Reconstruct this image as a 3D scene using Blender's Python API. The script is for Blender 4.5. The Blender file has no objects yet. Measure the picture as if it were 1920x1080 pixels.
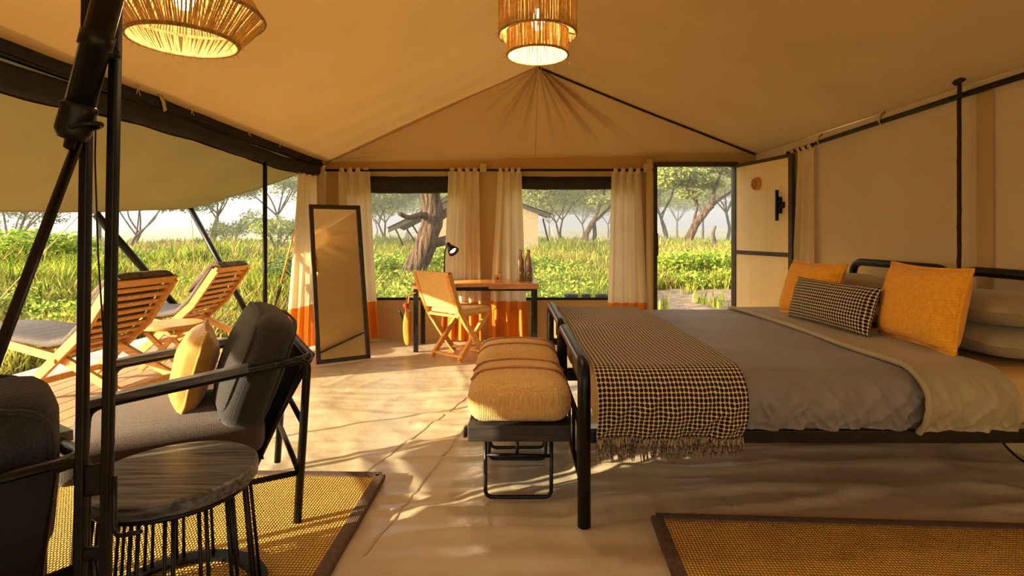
import bpy, bmesh, math, random
import numpy as np
from mathutils import Vector, Matrix, noise as mnoise
random.seed(7)
rng = np.random.default_rng(11)
PI = math.pi
scene = bpy.context.scene
C = scene.collection
R = math.radians

# ------------------------------------------------------------------ camera, sky, sun, exposure
F, PX, PY, H = 1010.0, 960.0, 437.0, 1.2          # focal length and principal point in pixels of a 1920x1080 frame, eye height
cam_d = bpy.data.cameras.new('camera'); cam = bpy.data.objects.new('camera', cam_d); C.objects.link(cam)
cam.location = (0, 0, H); cam.rotation_euler = (PI/2, 0, 0)
cam_d.sensor_width = 36; cam_d.lens = 36*F/1920
cam_d.shift_x = 0.0; cam_d.shift_y = -(540-PY)/1920
cam_d.clip_end = 3000
scene.camera = cam

SUN_EL, SUN_AZ = 13.5, 26.0                        # light travels towards (cos az, sin az), downwards
w = bpy.data.worlds.new('sky'); scene.world = w; w.use_nodes = True
nt = w.node_tree; nt.nodes.clear()
sky = nt.nodes.new('ShaderNodeTexSky'); sky.sky_type = 'NISHITA'; sky.sun_disc = False
sky.sun_elevation = R(SUN_EL); sky.sun_rotation = R(-116.0); sky.dust_density = 6.0; sky.air_density = 1.2; sky.ozone_density = 1.0
haze = nt.nodes.new('ShaderNodeMixRGB'); haze.inputs[0].default_value = 0.55; haze.inputs[2].default_value = (1.35, 1.32, 1.26, 1)
skm = nt.nodes.new('ShaderNodeVectorMath'); skm.operation = 'SCALE'; skm.inputs['Scale'].default_value = 0.55
bg = nt.nodes.new('ShaderNodeBackground'); bg.inputs['Strength'].default_value = 1.0
wo = nt.nodes.new('ShaderNodeOutputWorld')
nt.links.new(sky.outputs[0], skm.inputs[0]); nt.links.new(skm.outputs[0], haze.inputs[1])
nt.links.new(haze.outputs[0], bg.inputs[0]); nt.links.new(bg.outputs[0], wo.inputs[0])

sd = bpy.data.lights.new('sun', 'SUN'); so = bpy.data.objects.new('sun', sd); C.objects.link(so)
sd.energy = 11.0; sd.color = (1.0, 0.85, 0.57); sd.angle = R(0.6)
sdir = Vector((math.cos(R(SUN_AZ))*math.cos(R(SUN_EL)), math.sin(R(SUN_AZ))*math.cos(R(SUN_EL)), -math.sin(R(SUN_EL))))
so.rotation_euler = sdir.to_track_quat('-Z', 'Y').to_euler(); so.location = (-20, -10, 12)
LAMP_W = (7.0, 13.0)                              # the two pendant bulbs
vs = scene.view_settings
vs.view_transform = 'Standard'; vs.look = 'None'; vs.exposure = 0.50; vs.gamma = 1.0; vs.use_curve_mapping = False
cy = scene.cycles
cy.use_denoising = True; cy.max_bounces = 8; cy.diffuse_bounces = 5; cy.glossy_bounces = 4; cy.transmission_bounces = 4; cy.transparent_max_bounces = 12
cy.sample_clamp_indirect = 6.0; cy.caustics_reflective = False; cy.caustics_refractive = False

# ------------------------------------------------------------------ pixel helpers (used while laying the place out)
def P(u, v, y): return Vector(((u-PX)/F*y, y, H-(v-PY)/F*y))
def FL(u, v, z=0.0):
    y = (H-z)*F/(v-PY); return Vector(((u-PX)/F*y, y, z))

# ------------------------------------------------------------------ materials
def srgb(r, g, b):
    f = lambda c: (c/12.92 if c <= 0.04045 else ((c+0.055)/1.055)**2.4)
    return (f(r/255), f(g/255), f(b/255), 1)
MATS = {}
def newmat(name):
    m = bpy.data.materials.new(name); m.use_nodes = True
    MATS[name] = m
    return m, m.node_tree, m.node_tree.nodes['Principled BSDF']
def mat(name, col, col2=None, rough=0.6, metal=0.0, scale=8.0, stretch=(1, 1, 1), bump=0.0, bscale=40.0, spec=0.3, detail=4, weave=0.0, coat=0.0, sheen=0.0):
    """two-tone noise colour; optional noise bump; optional woven relief (weave = threads per metre)"""
    m, t, b = newmat(name)
    n, l = t.nodes, t.links
    tc = n.new('ShaderNodeTexCoord'); mp = n.new('ShaderNodeMapping'); mp.inputs['Scale'].default_value = stretch
    l.new(tc.outputs['Object'], mp.inputs[0])
    nz = n.new('ShaderNodeTexNoise'); nz.inputs['Scale'].default_value = scale; nz.inputs['Detail'].default_value = detail
    l.new(mp.outputs[0], nz.inputs['Vector'])
    rp = n.new('ShaderNodeValToRGB'); rp.color_ramp.elements[0].position = 0.34; rp.color_ramp.elements[1].position = 0.66
    rp.color_ramp.elements[0].color = col2 or tuple(c*0.82 for c in col[:3])+(1,); rp.color_ramp.elements[1].color = col
    l.new(nz.outputs['Fac'], rp.inputs[0]); l.new(rp.outputs[0], b.inputs['Base Color'])
    b.inputs['Roughness'].default_value = rough; b.inputs['Metallic'].default_value = metal
    b.inputs['Specular IOR Level'].default_value = spec
    b.inputs['Coat Weight'].default_value = coat
    b.inputs['Sheen Weight'].default_value = sheen
    last = None
    if bump:
        nb = n.new('ShaderNodeTexNoise'); nb.inputs['Scale'].default_value = bscale; nb.inputs['Detail'].default_value = 5
        l.new(mp.outputs[0], nb.inputs['Vector'])
        bp = n.new('ShaderNodeBump'); bp.inputs['Strength'].default_value = bump; bp.inputs['Distance'].default_value = 0.02
        l.new(nb.outputs['Fac'], bp.inputs['Height']); last = bp
    if weave:
        hs = []
        for d in ('X', 'Y', 'Z'):
            wv = n.new('ShaderNodeTexWave'); wv.wave_type = 'BANDS'; wv.bands_direction = d
            wv.inputs['Scale'].default_value = weave/20.0*PI; wv.inputs['Distortion'].default_value = 0.6
            l.new(tc.outputs['Object'], wv.inputs[0]); hs.append(wv)
        a1 = n.new('ShaderNodeMath'); l.new(hs[0].outputs['Fac'], a1.inputs[0]); l.new(hs[1].outputs['Fac'], a1.inputs[1])
        a2 = n.new('ShaderNodeMath'); l.new(a1.outputs[0], a2.inputs[0]); l.new(hs[2].outputs['Fac'], a2.inputs[1])
        bp2 = n.new('ShaderNodeBump'); bp2.inputs['Strength'].default_value = 0.5; bp2.inputs['Distance'].default_value = 0.004
        l.new(a2.outputs[0], bp2.inputs['Height'])
        if last: l.new(last.outputs[0], bp2.inputs['Normal'])
        last = bp2
    if last: l.new(last.outputs[0], b.inputs['Normal'])
    return m
def thin_cloth(name, col, trans=0.35, col2=None, scale=3.0, bump=0.0, bscale=6.0):
    """cloth that lets some light through"""
    m, t, b = newmat(name); n, l = t.nodes, t.links
    out = n['Material Output']
    tc = n.new('ShaderNodeTexCoord'); nz = n.new('ShaderNodeTexNoise'); nz.inputs['Scale'].default_value = scale; nz.inputs['Detail'].default_value = 5
    l.new(tc.outputs['Object'], nz.inputs['Vector'])
    rp = n.new('ShaderNodeValToRGB'); rp.color_ramp.elements[0].position = 0.3; rp.color_ramp.elements[1].position = 0.7
    rp.color_ramp.elements[0].color = col2 or tuple(c*0.9 for c in col[:3])+(1,); rp.color_ramp.elements[1].color = col
    l.new(nz.outputs['Fac'], rp.inputs[0])
    d = n.new('ShaderNodeBsdfDiffuse'); tr = n.new('ShaderNodeBsdfTranslucent'); mx = n.new('ShaderNodeMixShader'); mx.inputs[0].default_value = trans
    l.new(rp.outputs[0], d.inputs[0]); l.new(rp.outputs[0], tr.inputs[0]); l.new(d.outputs[0], mx.inputs[1]); l.new(tr.outputs[0], mx.inputs[2])
    if bump:
        nb = n.new('ShaderNodeTexNoise'); nb.inputs['Scale'].default_value = bscale; nb.inputs['Detail'].default_value = 3
        l.new(tc.outputs['Object'], nb.inputs['Vector'])
        bp = n.new('ShaderNodeBump'); bp.inputs['Strength'].default_value = bump; bp.inputs['Distance'].default_value = 0.05
        l.new(nb.outputs['Fac'], bp.inputs['Height']); l.new(bp.outputs[0], d.inputs['Normal'])
    l.new(mx.outputs[0], out.inputs[0]); n.remove(b)
    return m
def leaf_mat(name, trans=0.4):
    """colour comes from the 'tint' attribute given to each leaf or blade"""
    m, t, b = newmat(name); n, l = t.nodes, t.links; out = n['Material Output']
    at = n.new('ShaderNodeAttribute'); at.attribute_name = 'tint'
    d = n.new('ShaderNodeBsdfDiffuse'); tr = n.new('ShaderNodeBsdfTranslucent'); mx = n.new('ShaderNodeMixShader'); mx.inputs[0].default_value = trans
    l.new(at.outputs['Color'], d.inputs[0]); l.new(at.outputs['Color'], tr.inputs[0]); l.new(d.outputs[0], mx.inputs[1]); l.new(tr.outputs[0], mx.inputs[2])
    l.new(mx.outputs[0], out.inputs[0]); n.remove(b); return m
def emit_mat(name, col, s):
    m, t, b = newmat(name); b.inputs['Base Color'].default_value = col
    b.inputs['Emission Color'].default_value = col; b.inputs['Emission Strength'].default_value = s; return m
def wood(name, c1, c2, rough=0.5, axis=(1, 14, 14), coat=0.0): return mat(name, c1, c2, rough=rough, scale=5.0, stretch=axis, bump=0.08, bscale=18, detail=6, coat=coat)
def dots_mat(name, pitch, light, dark, r=0.45):
    """printed dot grid on the UV of the cloth (UV in metres)"""
    m, t, b = newmat(name); n, l = t.nodes, t.links
    uv = n.new('ShaderNodeUVMap'); sc = n.new('ShaderNodeVectorMath'); sc.operation = 'SCALE'; sc.inputs['Scale'].default_value = 1/pitch
    nz = n.new('ShaderNodeTexNoise'); nz.inputs['Scale'].default_value = 0.35; nz.inputs['Detail'].default_value = 1
    l.new(uv.outputs[0], sc.inputs[0])
    l.new(sc.outputs[0], nz.inputs['Vector'])
    dv = n.new('ShaderNodeVectorMath'); dv.operation = 'SCALE'; dv.inputs['Scale'].default_value = 0.22; l.new(nz.outputs['Color'], dv.inputs[0])
    ad = n.new('ShaderNodeVectorMath'); ad.operation = 'ADD'; l.new(sc.outputs[0], ad.inputs[0]); l.new(dv.outputs[0], ad.inputs[1])
    fr = n.new('ShaderNodeVectorMath'); fr.operation = 'FRACTION'; l.new(ad.outputs[0], fr.inputs[0])
    sb = n.new('ShaderNodeVectorMath'); sb.operation = 'SUBTRACT'; sb.inputs[1].default_value = (0.5, 0.5, 0); l.new(fr.outputs[0], sb.inputs[0])
    sp = n.new('ShaderNodeSeparateXYZ'); l.new(sb.outputs[0], sp.inputs[0])
    cb = n.new('ShaderNodeCombineXYZ'); l.new(sp.outputs[0], cb.inputs[0]); l.new(sp.outputs[1], cb.inputs[1])
    ln = n.new('ShaderNodeVectorMath'); ln.operation = 'LENGTH'; l.new(cb.outputs[0], ln.inputs[0])
    rp = n.new('ShaderNodeValToRGB'); rp.color_ramp.elements[0].position = r-0.04; rp.color_ramp.elements[1].position = r+0.04
    rp.color_ramp.elements[0].color = dark; rp.color_ramp.elements[1].color = light
    l.new(ln.outputs['Value'], rp.inputs[0]); l.new(rp.outputs[0], b.inputs['Base Color'])
    b.inputs['Roughness'].default_value = 0.9; b.inputs['Specular IOR Level'].default_value = 0.1; b.inputs['Sheen Weight'].default_value = 0.1
    return m
def jute_mat(name, c1, c2):
    """basket weave seen as rows of light loops with dark pits (object space, metres)"""
    m, t, b = newmat(name); n, l = t.nodes, t.links
    tc = n.new('ShaderNodeTexCoord')
    w1 = n.new('ShaderNodeTexWave'); w1.bands_direction = 'X'; w1.inputs['Scale'].default_value = 26; w1.inputs['Distortion'].default_value = 1.2; w1.inputs['Detail Scale'].default_value = 3
    w2 = n.new('ShaderNodeTexWave'); w2.bands_direction = 'Y'; w2.inputs['Scale'].default_value = 22; w2.inputs['Distortion'].default_value = 1.2; w2.inputs['Detail Scale'].default_value = 3
    for x in (w1, w2): l.new(tc.outputs['Object'], x.inputs[0])
    mu = n.new('ShaderNodeMath'); mu.operation = 'MULTIPLY'; l.new(w1.outputs['Fac'], mu.inputs[0]); l.new(w2.outputs['Fac'], mu.inputs[1])
    rp = n.new('ShaderNodeValToRGB'); rp.color_ramp.elements[0].position = 0.02; rp.color_ramp.elements[1].position = 0.3
    rp.color_ramp.elements[0].color = c2; rp.color_ramp.elements[1].color = c1
    l.new(mu.outputs[0], rp.inputs[0])
    nz = n.new('ShaderNodeTexNoise'); nz.inputs['Scale'].default_value = 5; nz.inputs['Detail'].default_value = 4; l.new(tc.outputs['Object'], nz.inputs['Vector'])
    mx = n.new('ShaderNodeMixRGB'); mx.blend_type = 'MULTIPLY'; mx.inputs[0].default_value = 0.5
    l.new(rp.outputs[0], mx.inputs[1]); l.new(nz.outputs['Fac'], mx.inputs[2]); l.new(mx.outputs[0], b.inputs['Base Color'])
    hs = n.new('ShaderNodeHueSaturation'); hs.inputs['Saturation'].default_value = 1.1; hs.inputs['Value'].default_value = 1.8
    l.new(mx.outputs[0], hs.inputs['Color']); l.new(hs.outputs[0], b.inputs['Base Color'])
    bp = n.new('ShaderNodeBump'); bp.inputs['Strength'].default_value = 0.8; bp.inputs['Distance'].default_value = 0.006
    l.new(mu.outputs[0], bp.inputs['Height']); l.new(bp.outputs[0], b.inputs['Normal'])
    b.inputs['Roughness'].default_value = 0.85; b.inputs['Specular IOR Level'].default_value = 0.15
    return m
def ribs_mat(name, col, direction, scale, strength=0.6, rough=0.5):
    m = mat(name, col, tuple(c*0.9 for c in col[:3])+(1,), rough=rough, scale=3)
    n, l = m.node_tree.nodes, m.node_tree.links
    tc = n.new('ShaderNodeTexCoord'); wv = n.new('ShaderNodeTexWave'); wv.bands_direction = direction; wv.inputs['Scale'].default_value = scale
    l.new(tc.outputs['Object'], wv.inputs[0])
    bp = n.new('ShaderNodeBump'); bp.inputs['Strength'].default_value = strength; bp.inputs['Distance'].default_value = 0.006
    l.new(wv.outputs['Fac'], bp.inputs['Height']); l.new(bp.outputs[0], n['Principled BSDF'].inputs['Normal'])
    return m

M_roof = thin_cloth('roof_canvas', srgb(196, 156, 92), 0.08, srgb(188, 149, 87), 1.5, 0.12, 3.0)
M_wall = thin_cloth('wall_canvas', srgb(196, 166, 116), 0.08, srgb(188, 158, 109), 2.0, 0.1, 4.0)
M_awn = thin_cloth('awning_canvas', srgb(150, 138, 88), 0.05, srgb(140, 128, 82), 1.5, 0.2, 3.0)
M_floor = mat('groundsheet', srgb(202, 186, 154), srgb(186, 170, 138), rough=0.32, scale=2.5, bump=0.35, bscale=7, spec=0.5, detail=6)
M_seam = mat('seam_tape', srgb(176, 148, 108), srgb(160, 134, 98), rough=0.6)
M_fseam = mat('floor_seam_tape', srgb(192, 174, 140), srgb(182, 164, 130), rough=0.4)
M_black = mat('black_steel', srgb(34, 31, 29), srgb(24, 22, 21), rough=0.38, metal=0.6, scale=20, bump=0.03, bscale=60, spec=0.5)
M_blackcloth = mat('black_canvas', srgb(38, 35, 34), srgb(28, 26, 25), rough=0.85, bump=0.2, bscale=12)
M_blind = mat('rolled_blind_cloth', srgb(52, 44, 38), srgb(40, 34, 30), rough=0.9, bump=0.2, bscale=20)
M_cream = thin_cloth('cream_voile', srgb(236, 216, 176), 0.4, srgb(228, 206, 164), 4.0)
M_orange = thin_cloth('orange_voile', srgb(226, 140, 52), 0.35, srgb(212, 126, 44), 4.0)
M_grey = thin_cloth('grey_voile', srgb(176, 168, 162), 0.3)
M_teak = wood('teak', srgb(216, 164, 92), srgb(186, 128, 64), 0.45)
M_oak = wood('oak', srgb(220, 164, 92), srgb(196, 134, 68), 0.35)
M_deskwood = wood('desk_wood', srgb(206, 144, 80), srgb(178, 112, 56), 0.25, coat=0.3)
M_greywood = wood('weathered_dark_wood', srgb(112, 110, 108), srgb(54, 52, 51), 0.35)
M_blackwood = wood('charred_wood', srgb(60, 52, 46), srgb(36, 31, 28), 0.55)
M_deck = ribs_mat('deck_board', srgb(190, 156, 116), 'X', 22, 0.9, 0.6)
M_conc = mat('concrete', srgb(178, 176, 174), srgb(158, 156, 152), rough=0.8, scale=4, bump=0.1, bscale=40)
M_char = mat('charcoal_linen', srgb(54, 49, 45), srgb(42, 38, 35), rough=0.95, scale=200, weave=560, sheen=0.2)
M_brownseat = mat('brown_wool', srgb(96, 76, 64), srgb(74, 58, 48), rough=0.95, scale=300, weave=560, sheen=0.3)
M_must = mat('mustard_velvet', srgb(184, 138, 50), srgb(160, 116, 38), rough=0.8, scale=30, bump=0.15, bscale=14, sheen=0.4)
M_gold = mat('gold_bench_fabric', srgb(230, 186, 116), srgb(206, 158, 88), rough=0.9, scale=26, stretch=(6, 6, 1), weave=260, sheen=0.2)
M_strap = mat('leather_strap', srgb(176, 118, 66), srgb(156, 98, 52), rough=0.5)
M_pillow_o = mat('orange_wool', srgb(240, 172, 40), srgb(228, 156, 32), rough=0.9, scale=60, weave=150, sheen=0.2)
M_duvet = mat('taupe_cotton', srgb(132, 123, 113), srgb(122, 113, 103), rough=0.6, scale=5, bump=0.12, bscale=9, spec=0.3, sheen=0.15)
M_olive = mat('olive_cotton', srgb(162, 150, 116), srgb(152, 140, 106), rough=0.55, scale=4, bump=0.12, bscale=9, spec=0.3, sheen=0.15)
M_sheet = mat('beige_sheet', srgb(196, 162, 108), srgb(184, 150, 98), rough=0.7, scale=4, bump=0.12, bscale=8)
M_dots = dots_mat('dotted_throw', 0.0178, srgb(206, 182, 140), srgb(38, 30, 26))
M_dots2 = dots_mat('dotted_cushion', 0.0185, srgb(206, 186, 150), srgb(36, 29, 26))
M_fringe = mat('fringe_yarn', srgb(170, 148, 116), srgb(36, 30, 26), rough=0.95, scale=90)
M_jute = jute_mat('jute_weave', srgb(208, 172, 106), srgb(106, 78, 40))
M_rugb = mat('rug_binding', srgb(112, 88, 72), srgb(92, 72, 58), rough=0.95, scale=60, weave=240)
M_string = thin_cloth('jute_string', srgb(216, 184, 124), 0.30, srgb(188, 150, 92), 60)
M_stringrim = mat('wrapped_rim', srgb(176, 140, 88), srgb(130, 98, 54), rough=0.95, scale=60)
M_doorpanel = ribs_mat('reeded_panel', srgb(240, 212, 154), 'X', 16, 0.35, 0.5)
M_doorframe = mat('door_frame', srgb(74, 60, 50), srgb(62, 50, 42), rough=0.5, metal=0.1)
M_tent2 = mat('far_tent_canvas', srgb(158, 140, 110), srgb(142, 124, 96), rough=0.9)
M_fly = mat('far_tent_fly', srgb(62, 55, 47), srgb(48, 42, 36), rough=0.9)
M_bark = mat('bark', srgb(112, 88, 70), srgb(50, 37, 29), rough=0.95, scale=16, stretch=(1, 1, 0.22), bump=1.0, bscale=14, detail=8)
M_barkred = mat('red_bark', srgb(108, 86, 64), srgb(58, 44, 34), rough=0.95, scale=8, stretch=(1, 1, 0.25), bump=1.0, bscale=12, detail=8)
M_barkgrey = mat('grey_bark', srgb(108, 98, 88), srgb(64, 56, 50), rough=0.95, scale=8, stretch=(1, 1, 0.25), bump=1.0, bscale=12, detail=8)
for m_ in (M_bark, M_barkred, M_barkgrey):
    for n__ in m_.node_tree.nodes:
        if n__.type == 'BUMP': n__.inputs['Distance'].default_value = 0.15
M_leaf = leaf_mat('leaf', 0.45)
M_grass = leaf_mat('grass_blade', 0.5)
M_ground = mat('savanna_soil', srgb(196, 180, 124), srgb(160, 150, 92), rough=1.0, scale=0.6, bump=0.4, bscale=6, detail=10)
M_path = mat('bare_earth', srgb(150, 128, 104), srgb(116, 96, 76), rough=1.0, scale=7, bump=0.6, bscale=22, detail=8)
M_steelb = mat('bronze_bottle', srgb(184, 156, 130), srgb(164, 136, 112), rough=0.3, metal=0.55)
M_white = mat('white_enamel', srgb(240, 236, 226), rough=0.3)
M_red = mat('red_plastic', srgb(206, 34, 44), rough=0.35)
M_pouch = mat('tan_leather', srgb(206, 146, 56), srgb(184, 122, 40), rough=0.6)
M_rope = mat('dark_rope', srgb(64, 48, 36), srgb(42, 32, 25), rough=0.95, scale=120)
M_string2 = mat('pale_cord', srgb(196, 168, 120), rough=0.9)
M_greycush = mat('grey_outdoor_fabric', srgb(108, 100, 96), srgb(94, 87, 83), rough=0.95, scale=90, weave=200)
M_browncloth = mat('brown_headrest_cloth', srgb(112, 94, 76), srgb(70, 58, 48), rough=0.9, scale=14, bump=0.3, bscale=12)
M_bulb = emit_mat('warm_bulb', (1.0, 0.72, 0.36, 1), 30.0)
M_bulb2 = emit_mat('desk_bulb', (1.0, 0.86, 0.62, 1), 14.0)
mg, tg, bgm = newmat('mirror_glass'); bgm.inputs['Metallic'].default_value = 1; bgm.inputs['Roughness'].default_value = 0.02; bgm.inputs['Base Color'].default_value = (0.84, 0.84, 0.82, 1)
M_mirror = mg
ml, tl, bl = newmat('clear_glass'); bl.inputs['Transmission Weight'].default_value = 1; bl.inputs['Roughness'].default_value = 0.02; bl.inputs['IOR'].default_value = 1.45
nl_, ll_ = tl.nodes, tl.links; tg_ = nl_.new('ShaderNodeBsdfTransparent'); tg_.inputs[0].default_value = (.93, .95, .95, 1); gg_ = nl_.new('ShaderNodeBsdfGlossy'); gg_.inputs['Roughness'].default_value = .05
fr_n = nl_.new('ShaderNodeLayerWeight'); fr_n.inputs[0].default_value = .35; mg_ = nl_.new('ShaderNodeMixShader'); ll_.new(fr_n.outputs['Facing'], mg_.inputs[0]); ll_.new(tg_.outputs[0], mg_.inputs[1]); ll_.new(gg_.outputs[0], mg_.inputs[2])
ll_.new(mg_.outputs[0], nl_['Material Output'].inputs[0]); nl_.remove(bl); M_glass = ml
# insect mesh: fine pale net, mostly open
mm, tm, bm_ = newmat('insect_mesh'); n_, l_ = tm.nodes, tm.links
tr_ = n_.new('ShaderNodeBsdfTransparent'); df_ = n_.new('ShaderNodeBsdfDiffuse'); df_.inputs[0].default_value = srgb(190, 186, 176)
tl_ = n_.new('ShaderNodeBsdfTranslucent'); tl_.inputs[0].default_value = srgb(190, 186, 176)
m1_ = n_.new('ShaderNodeMixShader'); m1_.inputs[0].default_value = 0.5; l_.new(df_.outputs[0], m1_.inputs[1]); l_.new(tl_.outputs[0], m1_.inputs[2])
m2_ = n_.new('ShaderNodeMixShader'); m2_.inputs[0].default_value = 0.14; l_.new(tr_.outputs[0], m2_.inputs[1]); l_.new(m1_.outputs[0], m2_.inputs[2])
l_.new(m2_.outputs[0], n_['Material Output'].inputs[0]); n_.remove(bm_); M_mesh = mm

# ------------------------------------------------------------------ mesh builder
OFF = {}
class MB:
    def __init__(s): s.v = []; s.f = []; s.uv = None
    def add(s, vs, fs):
        o = len(s.v); s.v += [Vector(x) for x in vs]; s.f += [tuple(i+o for i in f) for f in fs]; return s
    def box(s, c, size, rot=None, bev=0.0):
        c = Vector(c); hx, hy, hz = (x/2 for x in size)
        if bev > 0:
            b = min(bev, hx*.9, hy*.9, hz*.9); pts = []
            bm = bmesh.new(); bmesh.ops.create_cube(bm, size=1.0)
            for v in bm.verts: v.co = Vector((v.co.x*2*hx, v.co.y*2*hy, v.co.z*2*hz))
            bmesh.ops.bevel(bm, geom=list(bm.edges), offset=b, segments=2, affect='EDGES', profile=0.6)
            bm.verts.index_update()
            vs = [v.co.copy() for v in bm.verts]; fs = [tuple(v.index for v in f.verts) for f in bm.faces]; bm.free()
        else:
            vs = [Vector((x*hx, y*hy, z*hz)) for x in (-1, 1) for y in (-1, 1) for z in (-1, 1)]
            fs = [(0, 1, 3, 2), (4, 6, 7, 5), (0, 4, 5, 1), (2, 3, 7, 6), (0, 2, 6, 4), (1, 5, 7, 3)]
        if rot is not None: vs = [rot @ v for v in vs]
        return s.add([v+c for v in vs], fs)
    def bar(s, a, b, w, h, up=(0, 0, 1), bev=0.0):
        a, b, up = Vector(a), Vector(b), Vector(up); d = (b-a); L = d.length; d.normalize()
        side = d.cross(up)
        if side.length < 1e-4: side = d.cross(Vector((1, 0, 0)))
        side.normalize(); u2 = side.cross(d)
        m = Matrix((d, side, u2)).transposed()
        return s.box((a+b)/2, (L, w, h), m, bev)
    def strip(s, pts, w, h, up=(0, 0, 1)):
        """flat bar bent along a polyline"""
        pts = [Vector(p) for p in pts]; vs = []; n = len(pts); up = Vector(up)
        for i, p in enumerate(pts):
            d = (pts[min(i+1, n-1)]-pts[max(i-1, 0)]).normalized(); side = d.cross(up).normalized(); u2 = side.cross(d)
            for a, b in ((-1, -1), (1, -1), (1, 1), (-1, 1)): vs.append(p+side*w/2*a+u2*h/2*b)
        fs = [(0, 1, 2, 3), tuple(4*(n-1)+k for k in (3, 2, 1, 0))]
        for i in range(n-1):
            for k in range(4): a, b = 4*i+k, 4*i+(k+1) % 4; fs.append((a, a+4, b+4, b))
        return s.add(vs, fs)
    def tube(s, pts, r, seg=8, closed=False, caps=True):
        pts = [Vector(p) for p in pts]; n = len(pts)
        rs = r if isinstance(r, (list, tuple)) else [r]*n
        vs = []; prev = None
        for i, p in enumerate(pts):
            if closed: d = pts[(i+1) % n]-pts[(i-1) % n]
            else: d = pts[min(i+1, n-1)]-pts[max(i-1, 0)]
            d.normalize()
            if prev is None:
                ref = Vector((0, 0, 1)) if abs(d.z) < 0.9 else Vector((1, 0, 0))
                a = d.cross(ref).normalized()
            else:
                a = prev-d*prev.dot(d)
                a = a.normalized() if a.length > 1e-6 else d.cross(Vector((0, 0, 1))).normalized()
            prev = a; b = d.cross(a)
            for k in range(seg):
                t = 2*PI*k/seg; vs.append(p+(a*math.cos(t)+b*math.sin(t))*rs[i])
        fs = []
        for i in range(n if closed else n-1):
            j = (i+1) % n
            for k in range(seg):
                k2 = (k+1) % seg; fs.append((i*seg+k, i*seg+k2, j*seg+k2, j*seg+k))
        if caps and not closed: fs += [tuple(reversed(range(seg))), tuple((n-1)*seg+k for k in range(seg))]
        return s.add(vs, fs)
    def lathe(s, prof, c=(0, 0, 0), seg=24, caps=True):
        c = Vector(c); n = len(prof); vs = []
        for r, z in prof:
            for k in range(seg): t = 2*PI*k/seg; vs.append(c+Vector((r*math.cos(t), r*math.sin(t), z)))
        fs = []
        for i in range(n-1):
            for k in range(seg):
                k2 = (k+1) % seg; fs.append((i*seg+k, i*seg+k2, (i+1)*seg+k2, (i+1)*seg+k))
        if caps and prof[0][0] > 1e-4: fs.append(tuple(reversed(range(seg))))
        if caps and prof[-1][0] > 1e-4: fs.append(tuple((n-1)*seg+k for k in range(seg)))
        return s.add(vs, fs)
    def grid(s, fn, nu, nv, uvfn=None):
        vs = [Vector(fn(i/nu, j/nv)) for j in range(nv+1) for i in range(nu+1)]
        fs = [(j*(nu+1)+i, j*(nu+1)+i+1, (j+1)*(nu+1)+i+1, (j+1)*(nu+1)+i) for j in range(nv) for i in range(nu)]
        if uvfn:
            s.uv = s.uv or []
            s.uv += [uvfn(i/nu, j/nv) for j in range(nv+1) for i in range(nu+1)]
        return s.add(vs, fs)
    def rbox(s, size, r, n=10, c=(0, 0, 0), bulge=None, rot=None):
        """soft rounded block"""
        hx, hy, hz = (x/2 for x in size); c = Vector(c); key = {}; vs = []; fs = []
        def pt(a):
            k = tuple(round(x, 5) for x in a)
            if k in key: return key[k]
            p = Vector((a[0]*hx, a[1]*hy, a[2]*hz)); inn = Vector([max(-(h-r), min(h-r, x)) for x, h in zip(p, (hx, hy, hz))])
            d = p-inn
            q = inn+d.normalized()*r if d.length > 1e-7 else p
            if bulge: q = Vector(bulge(q, a))
            if rot is not None: q = rot @ q
            key[k] = len(vs); vs.append(q+c); return key[k]
        t = [math.sin((i/n-.5)*PI)*0.5+(i/n-.5) for i in range(n+1)]
        t = [x/t[-1] for x in t]
        for ax in range(3):
            for sg in (-1, 1):
                for i in range(n):
                    for j in range(n):
                        q = []
                        for (x, y) in ((t[i], t[j]), (t[i+1], t[j]), (t[i+1], t[j+1]), (t[i], t[j+1])):
                            a = [0, 0, 0]; a[ax] = sg; a[(ax+1) % 3] = x; a[(ax+2) % 3] = y; q.append(pt(a))
                        fs.append(tuple(q) if sg > 0 else tuple(reversed(q)))
        return s.add(vs, fs)
    def pillow(s, w, h, t, n=16, pinch=0.10, m=None, uv=False, seed=0):
        """knife-edge cushion lying in its local xy plane, thickness along z"""
        m = m or Matrix.Identity(4)
        for sg in (1, -1):
            def fn(a, b, sg=sg):
                x, y = a*2-1, b*2-1
                ex = max(0, 1-abs(x)**2.6); ey = max(0, 1-abs(y)**2.6)
                th = t/2*(ex*ey)**0.45
                th *= 1+0.10*mnoise.noise(Vector((x*1.7+seed, y*1.7, sg*3.1)))
                px = w/2*x*(1-pinch*(1-abs(y)**2)*abs(x)**3*0.8); py = h/2*y*(1-pinch*(1-abs(x)**2)*abs(y)**3*0.8)
                wz = 0.012*mnoise.noise(Vector((x*2.3+seed*1.7, y*2.3, 5)))*(abs(x*y))
                return m @ Vector((px, py, sg*th+wz))
            s.grid(fn if sg > 0 else (lambda a, b, f=fn: f(1-a, b)), n, n, (lambda a, b: (a*w, b*h)) if uv else None)
        return s
    def build(s, name, m, parent=None, smooth=True, world=True):
        off = Vector((0, 0, 0))
        if parent is not None and world: off = OFF.get(parent.name, off)
        me = bpy.data.meshes.new(name); me.from_pydata([tuple(v-off) for v in s.v], [], s.f); me.update()
        if s.uv:
            ul = me.uv_layers.new(name='UVMap'); uvs = np.array(s.uv); li = np.empty(len(me.loops), dtype=np.int32); me.loops.foreach_get('vertex_index', li)
            ul.data.foreach_set('uv', uvs[li].ravel())
        if smooth: me.shade_smooth()
        me.materials.append(m)
        o = bpy.data.objects.new(name, me); C.objects.link(o)
        if parent is not None: o.parent = parent; OFF[o.name] = off
        return o
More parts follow.
